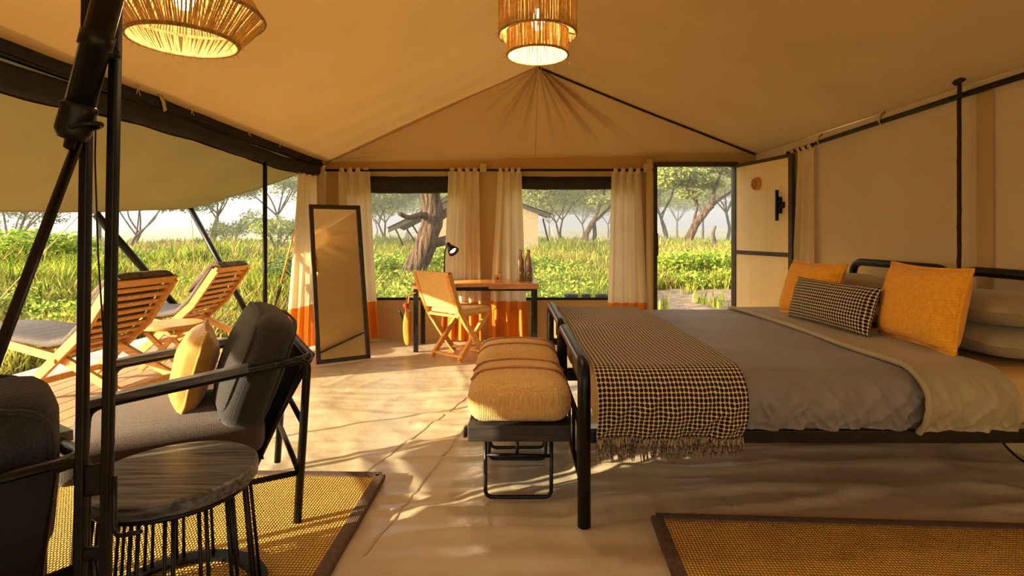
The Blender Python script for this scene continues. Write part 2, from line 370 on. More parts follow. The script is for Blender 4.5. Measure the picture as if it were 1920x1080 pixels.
def sharp(o, ang=35):
    """smooth shading that keeps hard edges"""
    me = o.data; bm = bmesh.new(); bm.from_mesh(me)
    for e in bm.edges:
        if len(e.link_faces) == 2 and e.calc_face_angle(0) > R(ang): e.smooth = False
    bm.to_mesh(me); bm.free(); return o
def tag(o, label=None, cat=None, group=None, kind=None):
    if label: o['label'] = label
    if cat: o['category'] = cat
    if group: o['group'] = group
    if kind: o['kind'] = kind
    return o
def thing(name, label, cat, loc=(0, 0, 0), rz=0.0, group=None):
    o = bpy.data.objects.new(name, None); C.objects.link(o); o.empty_display_size = 0.1
    o.location = loc; o.rotation_euler = (0, 0, rz); OFF[o.name] = Vector(loc)
    return tag(o, label, cat, group)
def dup(root, label=None, loc=None, rz=None):
    def cp(o, p):
        c = o.copy(); C.objects.link(c); c.parent = p
        for ch in o.children: cp(ch, c)
        return c
    r = cp(root, None)
    if label: r['label'] = label
    if loc is not None: r.location = loc
    if rz is not None: r.rotation_euler = (0, 0, rz)
    return r
def arc(c, r, a0, a1, n, ax1, ax2): return [Vector(c)+Vector(ax1)*r*math.cos(a0+(a1-a0)*i/n)+Vector(ax2)*r*math.sin(a0+(a1-a0)*i/n) for i in range(n+1)]
def fillet(pts, r, n=6, closed=False):
    pts = [Vector(p) for p in pts]; out = []; N = len(pts)
    for i, p in enumerate(pts):
        if not closed and i in (0, N-1): out.append(p); continue
        a = (pts[i-1]-p); b = (pts[(i+1) % N]-p); rr = min(r, a.length*.49, b.length*.49)
        pa = p+a.normalized()*rr; pb = p+b.normalized()*rr
        for k in range(n+1):
            t = k/n; out.append(pa*(1-t)**2+p*2*t*(1-t)+pb*t*t)
    return out
def nz(x, y, z=0.0): return mnoise.noise(Vector((x, y, z)))

# ------------------------------------------------------------------ the tent shell
XL, XR, YB, YF = -2.10, 2.75, 6.06, -1.25
XA, YA, ZA = 0.26, 5.30, 2.84            # ridge end
ZL, ZR = 1.99, 2.09
def groundsheet(a, b):
    x = XL-0.05+(XR-XL+0.05)*a; y = YF+(YB-YF)*b
    z = 0.004*nz(x*1.6, y*2.4)+0.003*nz(x*4, y*6, 3)
    # wrinkles that run along the bed and fan out from its foot post
    k = nz(x*0.9+3, y*5.5, 9); z += 0.014*max(0, 1-abs(k)*4)*(1 if y < 4.2 else 0.35)*(1 if x > -.6 else .4)*(1.9 if x > .3 and 2.32 < y < 4 else 1)
    k = nz(x*1.7+8, y*9, 2); z += 0.006*max(0, 1-abs(k)*3)*(1 if x > -.2 and y < 3.6 else .25)
    k = nz(x*2.2, y*1.3, 21); z += 0.006*max(0, 1-abs(k)*6)
    return (x, y, z-0.008)
def floor_z(x, y): return groundsheet((x-XL+0.05)/(XR-XL+0.05), (y-YF)/(YB-YF))[2]
fl = MB().grid(groundsheet, 200, 260).build('floor', M_floor); fl['kind'] = 'structure'
for (x0, y0, x1, y1) in ((-0.92, 2.2, 0.35, 5.9), (0.95, 2.45, 1.05, 1.2), (-0.55, 2.0, -0.05, 4.6)):
    n = 24
    MB().grid(lambda a, b: (x0+(x1-x0)*a+0.012*(b-.5), y0+(y1-y0)*a, 0.003+floor_z(x0+(x1-x0)*a, y0+(y1-y0)*a)), 90, 1).build('floor_seam', M_fseam, fl)

def roof_l(a, b):
    s, t = a, b; y = YF+((YB+(YA-YB)*s)-YF)*t; x = XL+(XA-XL)*s; z = ZL+(ZA-ZL)*s
    d = (YB+(YA-YB)*s)-y                              # distance from the hip line
    wr = 0.028*math.sin(d*15+1.2*s+0.8*nz(x, y))*math.exp(-d*1.3)*math.sin(PI*min(1, s*1.1))
    return (x, y, z+wr+0.012*nz(x*0.8, y*0.7, 2)-0.02*math.sin(PI*s))
def roof_r(a, b):
    s, t = a, b; y = YF+((YB+(YA-YB)*s)-YF)*t; x = XR+(XA-XR)*s; z = ZR+(ZA-ZR)*s
    d = (YB+(YA-YB)*s)-y
    return (x, y, z+0.006*math.sin(d*13+2*s)*math.exp(-d*1.6)*math.sin(PI*s)+0.012*nz(x*0.8+9, y*0.7, 2)-0.02*math.sin(PI*s))
def roof_b(a, b):
    t, s = a, b; xe = XL+(XR-XL)*t; ze = ZL+(ZR-ZL)*t
    x = xe+(XA-xe)*s; y = YB+(YA-YB)*s; z = ze+(ZA-ze)*s
    fold = 0
    for c, wd, am in ((0.345, .018, .05), (0.385, .014, -.02), (0.43, .02, .05), (0.53, .012, .03), (0.60, .016, -.045), (0.635, .02, .05), (0.675, .014, -.04), (0.72, .022, .05), (0.78, .018, -.03), (0.2, .05, .03), (0.26, .03, -.025)):
        fold += 1.9*am*math.exp(-((t-c)/wd)**2)*max(0, min(1, (s-0.12)*1.6))*(1-s)**0.5
    for c, am in ((0.06, .02), (0.12, -.018), (0.2, .014)):
        fold += am*math.exp(-((s-c-0.5*t)/0.03)**2)*max(0, 1-t*4)*min(1, t*20)
    return (x, y-fold*1.0, z-fold*0.4+0.008*nz(x*2, s*3, 4))
ceil = MB().grid(roof_l, 40, 150).build('ceiling', M_roof); ceil['kind'] = 'structure'
MB().grid(roof_r, 40, 120).build('roof_panel', M_roof, ceil)
MB().grid(lambda a, b: (XL+0.03-0.09*b, YF+(YB-YF)*a, ZL+0.035-0.05*b), 40, 2).build('eave_hem', M_blackcloth, ceil)
MB().grid(lambda a, b: Vector(roof_l(a, 1))+Vector((0, 0.03-0.09*b, 0.035-0.03*b+0.012)), 40, 2).build('hip_tape', M_roof, ceil)
MB().grid(lambda a, b: Vector(roof_r(a, 1))+Vector((0, 0.03-0.09*b, 0.035-0.03*b+0.012)), 40, 2).build('hip_tape', M_roof, ceil)
hip = MB().grid(roof_b, 220, 60).build('roof_panel', M_roof, ceil)
MB().tube([Vector(roof_r(s, 1))+Vector((0, -0.012, -0.012)) for s in [i/20*0.99+0.01 for i in range(21)]], 0.010, 6).build('hip_cord', M_blackcloth, ceil)
MB().tube([Vector(roof_l(s, 1))+Vector((0, -0.004, -0.003)) for s in [i/20*0.97 for i in range(21)]], 0.003, 5).build('hip_seam', M_seam, ceil)
MB().tube([Vector(roof_b((XA-XL)/(XR-XL), s))+Vector((0, -0.003, 0)) for s in [i/20*0.95 for i in range(21)]], 0.002, 4).build('roof_seam', M_seam, ceil)

def X6(u): return (u-PX)/F*YB
def Z6(v): return H-(v-PY)/F*YB
W1 = (X6(655), X6(872)); W2 = (X6(944), X6(1192)); DR = (X6(1226), X6(1376)); WZ = (Z6(560), Z6(332)); DZ = Z6(309)
wb = MB()
def wpanel(x0, x1, z0, z1): wb.box(((x0+x1)/2, YB+0.012, (z0+z1)/2), (x1-x0, 0.024, z1-z0))
wpanel(XL, W1[0], 0, 2.0); wpanel(W1[0], W1[1], 0, WZ[0]); wpanel(W1[0], W1[1], WZ[1], 2.0); wpanel(W1[1], W2[0], 0, 2.02)
wpanel(W2[0], W2[1], 0, WZ[0]); wpanel(W2[0], W2[1], WZ[1], 2.1); wpanel(W2[1], DR[0], 0, 2.12); wpanel(DR[0], DR[1], DZ, 2.16); wpanel(DR[1], XR, 0, 2.16)
wall_b = wb.build('wall_back', M_wall, smooth=False); wall_b['kind'] = 'structure'
MB().grid(lambda a, b: (W1[0]+(W2[1]-W1[0])*a, YB-0.006-0.006*nz(a*12, b)-0.004*b, 0.325+(WZ[0]-0.01-0.325)*b), 60, 3).build('skirt_band', M_wall, wall_b)
MB().grid(lambda a, b: (XL+(DR[0]-XL)*a, YB-0.035*(1-b)-0.006*nz(a*9, 0.3), 1.915+(ZL+(ZR-ZL)*a*.76+.012-1.915)*b), 60, 3).build('eave_flap', M_roof, wall_b)
for u in (907, 1209):
    MB().box((X6(u), YB-0.075, 1.925), (0.075, 0.06, 0.10), bev=0.01).build('rod_bracket', M_wall, wall_b)
wr = MB().grid(lambda a, b: (XR+0.008*nz(a*7, b*3, 5), YF+(YB-YF)*a, 2.12*b), 90, 30).build('wall_right', M_wall); wr['kind'] = 'structure'
yr = 3.12
MB().grid(lambda a, b: (XR-0.012, yr-0.055+0.11*a, 2.06*b), 1, 4).build('seam_flap', M_wall, wr)
wf = MB().add([(XL, YF, 1.95), (XR, YF, 1.95), (XR, YF, 2.12), (XA, YF, 2.9), (XL, YF, 2.02)], [(0, 1, 2, 3, 4)]); wf.box((XL+.6, YF, 1.0), (1.2, .02, 2.0)); wf.box((XR-.6, YF, 1.0), (1.2, .02, 2.0))
wf = wf.build('wall_front_unseen', M_wall, smooth=False); wf['kind'] = 'structure'  # unseen; opened to let daylight onto the bed, side wings added to dim it
# unseen canvas sheet added to keep sun patches off the floor by the bed
wn = MB().grid(lambda a, b: (XL+0.06+0.015*math.sin(a*20), YF+(1.42-YF)*a, 1.93*b), 40, 6).build('wall_sun_block', M_wall); wn['kind'] = 'structure'
# left stub of wall at the back corner
ws = MB().grid(lambda a, b: (XL+0.01*math.sin(a*14), 5.80+0.26*a, 2.03*b), 10, 4).build('wall_left', M_wall); ws['kind'] = 'structure'

# curtain rods and rails
rod = MB().tube([(XL+0.03, YB-0.085, 1.897), (DR[0]-0.03, YB-0.085, 1.900)], 0.013, 8).build('curtain_rod', M_black); tag(rod, 'black curtain rod along the back wall above both windows', 'curtain rod')
rail = thing('wall_rail', 'black steel rail along the right canvas wall above the bed', 'rail', (XR-0.05, 3.0, 2.02))
MB().tube([(XR-0.05, YF+0.05, 2.045), (XR-0.05, 3.0, 2.03), (XR-0.05, 4.78, 2.0)], 0.018, 10).build('tube', M_black, rail)
MB().tube([(XR-0.05, 4.83, 1.995), (XR-0.05, 5.28, 1.985)], 0.016, 8).build('tube', M_black, rail)
for y, z in ((4.72, 2.0), (3.93, 2.015)):
    MB().strip([(XR-0.03, y, z+0.07), (XR-0.06, y, z+0.04), (XR-0.072, y, z), (XR-0.05, y, z-0.024)], 0.02, 0.004, up=(0, 1, 0)).build('strap', M_string2, rail)
rope = MB()
L = [Vector((XR-0.085+0.004*nz(i*.3, 1), 3.21, 2.11-i*0.035)) for i in range(34)]
rope.tube(L, 0.011, 6)
for i in range(33):
    rope.tube([L[i]+Vector((0.006*math.cos(i*1.1), 0.006*math.sin(i*1.1), 0)), L[i+1]+Vector((0.006*math.cos(i*1.1+1.1), 0.006*math.sin(i*1.1+1.1), 0))], 0.007, 5)
rope.tube([(XR-0.085, 3.18, 2.115), (XR-0.085, 3.24, 2.10)], 0.018, 6)
tag(rope.build('hanging_rope', M_rope), 'dark twisted rope hanging down the right wall beside the headboards', 'rope')

# windows
def window(name, x0, x1, blind_v):
    o = thing(name, None, None, (x0, YB, WZ[0])); o['kind'] = 'structure'
    MB().grid(lambda a, b: (x0+(x1-x0)*a, YB+0.004+0.006*nz(a*3, b*3), WZ[0]+(WZ[1]-WZ[0])*b), 12, 8).build('insect_mesh', M_mesh, o)
    MB().box(((x0+x1)/2, YB-0.01, WZ[0]), (x1-x0, 0.02, 0.028), bev=0.004).build('sill_binding', M_blackcloth, o)
    for x in (x0, x1): MB().box((x, YB-0.008, (WZ[0]+WZ[1])/2), (0.02, 0.016, WZ[1]-WZ[0]), bev=0.003).build('side_binding', M_blackcloth, o)
    zt = WZ[1]+0.0; zb = Z6(blind_v)
    r = (zt-zb)/2+0.012
    MB().tube([(x0+(x1-x0)*i/16, YB+0.035, (zt+zb)/2+0.012-0.010*math.sin(PI*i/16)*(1+0.5*nz(i*.7, x0))) for i in range(17)], [r*(1+0.06*nz(i*.9, 3)) for i in range(17)], 14).build('rolled_blind', M_blind, o)
    return o
window('window_1', W1[0], W1[1], 361); window('window_2', W2[0], W2[1], 354)

# door frame and the open leaf
dr = thing('trim_1', None, None, (DR[0], YB, 0)); dr['kind'] = 'structure'
for x, nm in ((DR[0], 'jamb'), (DR[1], 'jamb')): MB().box((x, YB-0.02, DZ/2), (0.05, 0.08, DZ), bev=0.006).build(nm, M_doorframe, dr)
MB().box(((DR[0]+DR[1])/2, YB-0.02, DZ+0.0), (DR[1]-DR[0]+0.05, 0.08, 0.05), bev=0.006).build('head', M_doorframe, dr)
MB().grid(lambda a, b: (DR[0]-0.10+0.085*a, YB-0.05-0.10*math.sin(a*PI)*0.6, 0.02+2.0*b), 8, 4).build('canvas_flap', M_wall, dr)
MB().tube([(DR[0]+0.02, YB-0.08, 1.2), (DR[0]+0.022, YB-0.085, 0.95), (DR[0]+0.02, YB-0.08, 1.0)], 0.006, 6).build('zip_pull', M_black, dr)
hx, hy = DR[1]-0.02, YB-0.08; fx, fy = 2.655, 5.08
lw = math.hypot(fx-hx, fy-hy); la = math.atan2(fy-hy, fx-hx)
dl = thing('door_1', None, None, (hx, hy, 0), la); dl['kind'] = 'structure'
zt, zm = 1.955, 1.0
for x0, x1, z0, z1, nm in ((0, 0.04, 0.03, zt, 'stile'), (lw-0.05, lw, 0.03, zt, 'stile'), (0.04, lw-0.05, zt-0.035, zt, 'rail'), (0.04, lw-0.05, zm-0.03, zm+0.012, 'rail'), (0.04, lw-0.05, 0.03, 0.08, 'rail')):
    MB().box(((x0+x1)/2, 0, (z0+z1)/2), (x1-x0, 0.04, z1-z0), bev=0.004).build(nm, M_doorframe, dl, smooth=False, world=False)
for z0, z1 in ((0.08, zm-0.03), (zm+0.012, zt-0.035)):
    MB().box((lw/2-0.005, 0, (z0+z1)/2), (lw-0.09, 0.022, z1-z0)).build('panel', M_doorpanel, dl, smooth=False, world=False)
hd = MB().box((lw-0.16, -0.03, 1.47), (0.05, 0.035, 0.16), bev=0.006)
hd.box((lw-0.13, -0.025, 1.47), (0.06, 0.03, 0.06), bev=0.006); hd.box((lw-0.16, -0.055, 1.47), (0.022, 0.03, 0.30), bev=0.006)
hd.build('handle', M_black, dl, world=False)
rx = Matrix.Rotation(PI/2, 4, 'X')
vd = MB().lathe([(0.0, 0.03), (0.062, 0.03), (0.068, 0.024), (0.068, 0.0)], seg=24); vd.v = [rx @ v + Vector((0.40, -0.012, 1.71)) for v in vd.v]
vo = vd.build('vent_disc', M_oak, dl, world=False)
for k in range(5):
    dx = (k-2)*0.022; hgt = math.sqrt(max(0, 0.055**2-dx**2))
    MB().bar((0.40+dx-0.7*hgt*0, -0.0445, 1.71-hgt), (0.40+dx, -0.0445, 1.71+hgt), 0.008, 0.006, up=(0, 1, 0)).build('louvre', M_strap, vo, world=False)

# left eave: black valance, steel pole, rolled-up side canvas
ev = thing('eave_roll', 'black rolled-up side canvas sagging under the left eave', 'rolled canvas', (XL, 3, 1.9))
MB().grid(lambda a, b: (XL+0.03-0.02*b+0.01*nz(a*30, 1), YF+(5.9-YF)*a, 1.935+0.10*b+0.008*nz(a*14, 2, 3)), 90, 3).build('valance', M_blackcloth, ev)
MB().tube([(XL, YF, 1.945), (XL, 5.9, 1.935)], 0.020, 8).build('pole', M_black, ev)
def rollz(y): return 1.866+0.016*math.sin(y*2.3)+0.012*nz(y*1.9, 4)
ys = [YF+i*(5.82-YF)/80 for i in range(81)]
MB().tube([(XL-0.03+0.012*nz(y*2, 7), y, rollz(y)) for y in ys], [0.066+0.010*nz(y*3.1, 2) for y in ys], 12).build('canvas_roll', M_blackcloth, ev)
MB().grid(lambda a, b: (XL-0.065+0.05*b, YF+(5.8-YF)*a, rollz(YF+(5.8-YF)*a)-0.072+0.02*(1-b)**2+0.006*nz(a*30, b)), 120, 3).build('roll_edge', M_roof, ev)
for y in (2.95, 3.45, 4.2, 4.75):
    t = MB(); c = Vector((XL+0.05, y, 1.99))
    t.tube([c+Vector((0, -.02, .035)), c, c+Vector((0.004, .016, -.034))], 0.0025, 4); t.tube([c+Vector((0, .018, .03)), c, c+Vector((.004, -.014, -.03))], 0.0025, 4)
    t.build('tie', M_string2, ev)
MB().strip([(XL+0.045, 3.14, 2.02), (XL+0.05, 3.17, 1.97), (XL+0.04, 3.20, 1.925)], 0.03, 0.004, up=(1, 0, 0)).build('tie_strap', M_wall, ev)

# awning over the deck
def edge_z(y): return float(np.interp(y, [-1.3, 2.5, 3.8, 4.65, 6.0], [1.36, 1.36, 1.355, 1.385, 1.475]))
def awning(a, b):
    y = -1.3+(6.02+1.3)*a; s = b
    yy = y-(0.10*math.sin(PI*s) if a > .99 else 0)
    x = XL+0.02-1.51*s; z0 = 1.965; z1 = edge_z(y)
    sag = -0.05*math.sin(PI*s)
    z = z0+(z1-z0)*s+sag+0.022*math.sin(y*6+s*7+nz(y, s*2)*2)*math.sin(PI*min(1, s*1.05))*math.exp(-((y-2.8)/1.5)**2)+0.01*nz(y*2, s*4, 6)
    return (x, yy, z)
aw = MB().grid(awning, 120, 24).build('awning', M_awn); tag(aw, 'khaki canvas awning sloping down over the wooden deck', 'awning')
hem = MB().tube([Vector(awning(i/60, 1)) for i in range(61)], 0.006, 5).build('hem', M_seam, aw)
# awning poles
def pole(a, b, r, label, name='awning_pole', joints=()):
    a, b = Vector(a), Vector(b); o = thing(name, label, 'pole', b if b.z < a.z else a)
    MB().tube([a, a.lerp(b, .5), b], r, 10).build('tube', M_black, o)
    for t in joints: p = a.lerp(b, t); d = (b-a).normalized(); MB().tube([p-d*.03, p+d*.03], r*1.25, 10).build('collar', M_black, o)
    return o
pole(P(357, 391, 6.0), (FL(496, 637).x, 6.0, 0.0), 0.030, 'dark slanted pole at the far corner of the awning', joints=(0.45, 0.98))
pole(P(178, 400, 4.65), (-3.6, 6.4, -0.12), 0.034, 'dark slanted pole crossing behind the nearer deck lounger', joints=(0.4, 0.96))
pole((XL, 4.58, 1.86), (XL, 4.58, 0.0), 0.018, 'thin black upright pole at the open side of the tent', 'tent_pole')
pole((XL, 2.85, 1.83), (XL, 2.85, 0.0), 0.012, 'thin black tent pole hidden right behind the steel stand', 'tent_pole')
def cord(name, pts, r, label, m=M_string2):
    return tag(MB().tube(pts, r, 5).build(name, m), label, 'rope')
cord('guy_rope', [P(155, 397, 4.7), P(0, 560, 5.3)], 0.004, 'pale guy rope running down into the grass at the far left')
cord('guy_rope', [P(356, 393, 6.0), P(361, 430, 5.98), P(366, 530, 5.96)], 0.004, 'thin cord dangling from the far awning corner')
cord('guy_rope', [P(182, 120, 1.55), P(178, 300, 1.55), P(184, 480, 1.55), P(200, 720, 1.55)], 0.0025, 'thin black cord hanging between the two steel uprights', M_black)

# ------------------------------------------------------------------ ground outside, deck
def ground_z(x, y):
    r = math.hypot(x, y); t = min(1, max(0, (r-8)/22)); return -0.16+0.50*t*t*(3-2*t)+0.10*nz(x*.15, y*.15)*min(1, r/20)+max(0, (r-120))*0.012
gnd = MB()
rr = [2.2*1.075**i for i in range(82)]
rings = []
for r in rr: rings.append([(r*math.sin(t), r*math.cos(t)) for t in np.linspace(-PI, PI, 73)])
def gfn(a, b):
    x, y = rings[int(round(b*81))][int(round(a*72))]; return (x, y, ground_z(x, y) if math.hypot(x, y) > 7.5 else -.16)
gnd.grid(gfn, 72, 81)
g = gnd.build('ground', M_ground); g['kind'] = 'structure'
pth = MB().grid(lambda a, b: (1.0+1.5*b+3.1*a+.15*nz(b*5, a), 6.12+6.2*b, max(ground_z(1.0+1.5*b+3.1*a, 6.12+6.2*b), -.16)+.03+.03*nz(a*9, b*14)), 30, 40).build('footpath', M_path); pth['kind'] = 'structure'
DX0, DX1 = -3.76, XL-0.06
deck = thing('deck', None, None, (DX0, 2, -0.03)); deck['kind'] = 'structure'
sub = MB().box(((-4.25+DX1)/2, 2.5, -0.10), (DX1+4.25, 7.6, 0.10)).build('deck_base', M_conc, deck, smooth=False)
npl = 11; pw = (DX1-DX0)/npl
pm = None
for i in range(npl):
    b = MB().box((0, 2.5, 0), (pw-0.006, 7.4, 0.03), bev=0.003)
    if pm is None: o = b.build('plank', M_deck, deck, smooth=False, world=False); pm = o.data
    else: o = bpy.data.objects.new('plank', pm); C.objects.link(o); o.parent = deck
    o.location = (pw*(i+.5), -2.0, 0.012)
for i in range(6):
    y0 = -1.2+i*1.25
    MB().box(((-4.25+DX0)/2, y0+0.62, -0.028), (DX0+4.25-0.01, 1.24, 0.05), bev=0.006).build('slab', M_conc, deck, smooth=False)

# ------------------------------------------------------------------ vegetation helpers
def card_mesh(name, verts, faces, tint, material, parent=None, loc=None):
    me = bpy.data.meshes.new(name); nv, nf = len(verts), len(faces)
    me.vertices.add(nv); me.vertices.foreach_set('co', verts.astype(np.float32).ravel())
    k = faces.shape[1]
    me.loops.add(nf*k); me.loops.foreach_set('vertex_index', faces.astype(np.int32).ravel())
    me.polygons.add(nf); me.polygons.foreach_set('loop_start', np.arange(0, nf*k, k, dtype=np.int32)); me.update(calc_edges=True)
    at = me.attributes.new('tint', 'FLOAT_COLOR', 'POINT'); c4 = np.ones((nv, 4), np.float32); c4[:, :3] = tint; at.data.foreach_set('color', c4.ravel())
    me.materials.append(material); o = bpy.data.objects.new(name, me); C.objects.link(o)
    if parent is not None: o.parent = parent
    return o
def lin(c): return np.array(srgb(*c)[:3])
def leaves(centres, size, cols, flat=0.0):
    """one small two-triangle leaf spray per centre"""
    n = len(centres); a = rng.normal(size=(n, 3)); a[:, 2] *= (1-flat); a /= np.linalg.norm(a, axis=1)[:, None]
    b = np.cross(a, rng.normal(size=(n, 3))); b /= np.linalg.norm(b, axis=1)[:, None]
    s = size*rng.uniform(.6, 1.4, (n, 1))
    v = np.stack([centres-a*s, centres+b*s*.42, centres+a*s, centres-b*s*.42], 1).reshape(-1, 3)
    f = np.arange(4*n).reshape(n, 4); ci = cols[rng.integers(0, len(cols), n)]*rng.uniform(.8, 1.25, (n, 1))
    return v, f, np.repeat(ci, 4, axis=0)
GREENS = np.array([lin(c) for c in ((164, 170, 92), (138, 150, 84), (184, 182, 108), (124, 138, 82), (154, 162, 104))])
DARKG = np.array([lin(c) for c in ((110, 126, 80), (92, 112, 74), (130, 142, 88))])
HERB = np.array([lin(c) for c in ((150, 172, 62), (120, 150, 58), (178, 188, 82), (100, 132, 58), (190, 186, 96))])
def blob(c, rx, ry, rz, n):
    d = rng.normal(size=(n, 3)); d /= np.linalg.norm(d, axis=1)[:, None]; rad = rng.uniform(0.25, 1.0, (n, 1))**0.6
    return np.array(c)+d*rad*np.array([rx, ry, rz])
def tree(name, label, base, limbs, crowns, bark, cols, lsize, group='acacia trees outside the tent', cat='tree'):
    """limbs: list of (points relative to base, start radius, end radius); the first is the trunk. crowns: (centre, rx, rz, leaves)"""
    o = thing(name, label, cat, base, group=group)
    for i, (pts, r0, r1) in enumerate(limbs):
        pts = [Vector(p) for p in pts]; n = len(pts)
        sm = []
        for k in range(n-1):
            p0, p1, p2, p3 = pts[max(k-1, 0)], pts[k], pts[k+1], pts[min(k+2, n-1)]
            for q in range(5):
                t = q/5; sm.append(0.5*((2*p1)+(p2-p0)*t+(2*p0-5*p1+4*p2-p3)*t*t+(3*p1-p0-3*p2+p3)*t**3))
        sm.append(pts[-1]); m = len(sm)
        sm = [p+Vector((nz(p.x*2, p.z*2, 1), nz(p.y*2, p.z*2, 2), 0))*r0*0.35 for p in sm]
        MB().tube(sm, [(r0+(r1-r0)*k/(m-1))*(1+0.12*nz(k*.8, i)) for k in range(m)], 10 if r0 > .1 else 6).build('trunk' if i == 0 else 'branch', bark, o, world=False)
    if crowns:
        V, Fc, T, off = [], [], [], 0
        for (c, rx, rz, n) in crowns:
            v, f, t = leaves(blob(c, rx, rx, rz, n), lsize, cols, 0.4); V.append(v); Fc.append(f+off); T.append(t); off += len(v)
        fo = card_mesh('foliage', np.concatenate(V), np.concatenate(Fc), np.concatenate(T), M_leaf, o)
    return o
def acacia(seed, base, h, spread, label, bark, cols, nleaf=5000, lsize=0.10, lean=(0, 0), clear=0.42, ntrunk=1):
    """umbrella-shaped thorn tree: forked trunk, spreading limbs, layered flat crown"""
    rd = random.Random(seed); limbs = []; crowns = []
    for tk in range(ntrunk):
        a0 = rd.uniform(0, 6.28); fork = Vector((lean[0]+(0.10*h*math.cos(a0) if ntrunk > 1 else 0), lean[1]+(0.1*h*math.sin(a0) if ntrunk > 1 else 0), h*clear*rd.uniform(.85, 1.1)))
        limbs.append(([(0, 0, -0.2), fork*0.5+Vector((rd.uniform(-.1, .1)*h*.4, rd.uniform(-.1, .1)*h*.4, 0)), fork], 0.020*h, 0.014*h))
        nb = 5 if ntrunk == 1 else 3
        for i in range(nb):
            a = a0+i*6.28/nb+rd.uniform(-.4, .4); ln = spread*rd.uniform(.6, 1.0); top = h*rd.uniform(.72, .98)
            tip = fork+Vector((ln*math.cos(a), ln*math.sin(a), top-fork.z))
            mid = fork.lerp(tip, .5)+Vector((0, 0, (top-fork.z)*0.12)); 
            limbs.append(([fork, fork.lerp(mid, .5)+Vector((rd.uniform(-.15, .15), rd.uniform(-.15, .15), 0)), mid, tip], 0.010*h, 0.003*h))
            for j in range(4):
                st = fork.lerp(tip, rd.uniform(.35, .85)); a2 = a+rd.uniform(-1.3, 1.3); t2 = st+Vector((ln*.5*math.cos(a2), ln*.5*math.sin(a2), h*rd.uniform(.04, .18)))
                limbs.append(([st, st.lerp(t2, .5)+Vector((0, 0, .03*h)), t2], 0.0055*h, 0.0015*h))
                crowns.append((t2+Vector((0, 0, .03*h)), spread*rd.uniform(.34, .55), h*rd.uniform(.10, .20), nleaf//(nb*5*ntrunk)))
            crowns.append((tip, spread*rd.uniform(.38, .55), h*rd.uniform(.12, .22), nleaf//(nb*5*ntrunk)))
    return tree('acacia_tree', label, base, limbs, crowns, bark, cols, lsize)
def gp(u, d):
    x = (u-PX)/F*d; return Vector((x, d, ground_z(x, d)))

# grass: blades on a fan of ground in front of the open side, the windows and the door
def grass(n_t, r0, r1, blades, hmul, wmul, a0=-52, a1=32):
    r = r0*np.exp(rng.uniform(0, 1, n_t)*math.log(r1/r0)); a = np.radians(rng.uniform(a0, a1, n_t))
    x, y = r*np.sin(a), r*np.cos(a)
    keep = ((x < -4.35) | (y > 6.6)) & ~((x > -4.6) & (y < 6.75)) & ~((x > 0.9+0.25*(y-6)) & (x < 4.1+0.25*(y-6)) & (y < 12.2) & (rng.uniform(size=n_t) < .98))
    x, y, r = x[keep], y[keep], r[keep]; n = len(x)
    px = np.array([nz(X*.35, Y*.35) for X, Y in zip(x, y)]); pc = np.array([nz(X*.22+7, Y*.22, 4) for X, Y in zip(x, y)])
    gz = np.array([ground_z(X, Y) for X, Y in zip(x, y)])
    hh = hmul*np.clip((r-4.5)/7, .3, 1)*(0.40+0.42*px)*rng.uniform(.7, 1.2, n)
    k = blades; X = np.repeat(x, k)+rng.normal(0, .05, n*k)*np.repeat(1+r/14, k); Y = np.repeat(y, k)+rng.normal(0, .05, n*k)*np.repeat(1+r/14, k); Z = np.repeat(gz, k)
    hb = np.repeat(hh, k)*rng.uniform(.55, 1.25, n*k); az = rng.uniform(0, 6.283, n*k); ln = rng.uniform(.1, .75, n*k)*hb
    wd = wmul*(0.007+0.0009*np.repeat(r, k))*rng.uniform(.7, 1.4, n*k)
    dx, dy = np.cos(az), np.sin(az); sx, sy = -dy*wd, dx*wd
    b0 = np.stack([X-sx, Y-sy, Z-0.02], 1); b1 = np.stack([X+sx, Y+sy, Z-0.02], 1)
    mx, my, mz = X+dx*ln*.3, Y+dy*ln*.3, Z+hb*.62
    m0 = np.stack([mx-sx*.8, my-sy*.8, mz], 1); m1 = np.stack([mx+sx*.8, my+sy*.8, mz], 1)
    tp = np.stack([X+dx*ln, Y+dy*ln, Z+hb*np.where(ln > .5*hb, .92, 1)], 1)
    V = np.stack([b0, b1, m0, m1, tp], 1).reshape(-1, 3); i = np.arange(n*k)*5
    T = np.concatenate([np.stack([i, i+1, i+3], 1), np.stack([i, i+3, i+2], 1), np.stack([i+2, i+3, i+4], 1)])
    pal = np.array([lin(c) for c in ((142, 160, 54), (166, 178, 66), (120, 142, 50), (188, 184, 84), (206, 190, 112), (176, 158, 88))])
    straw = np.clip(0.36+1.3*np.repeat(pc, k), 0.04, .9); ci = np.where(rng.uniform(size=n*k) < straw, rng.integers(3, 6, n*k), rng.integers(0, 4, n*k))
    col = pal[ci]*rng.uniform(.7, 1.15, (n*k, 1))*np.repeat(rng.uniform(.6, 1.1, (n, 1)), k, axis=0)
    return V, T, np.repeat(col, 5, axis=0)
gs = []; off = 0
for args in ((9000, 6.0, 16, 12, 1.1, 1.0), (9500, 14, 40, 10, 1.0, 1.1)):
    v, t, c = grass(*args); gs.append((v, t+off, c)); off += len(v)
go = card_mesh('grass', np.concatenate([q[0] for q in gs]), np.concatenate([q[1] for q in gs]), np.concatenate([q[2] for q in gs]), M_grass)
tag(go, 'long yellow-green savanna grass growing all around the tent', 'grass', kind='stuff')
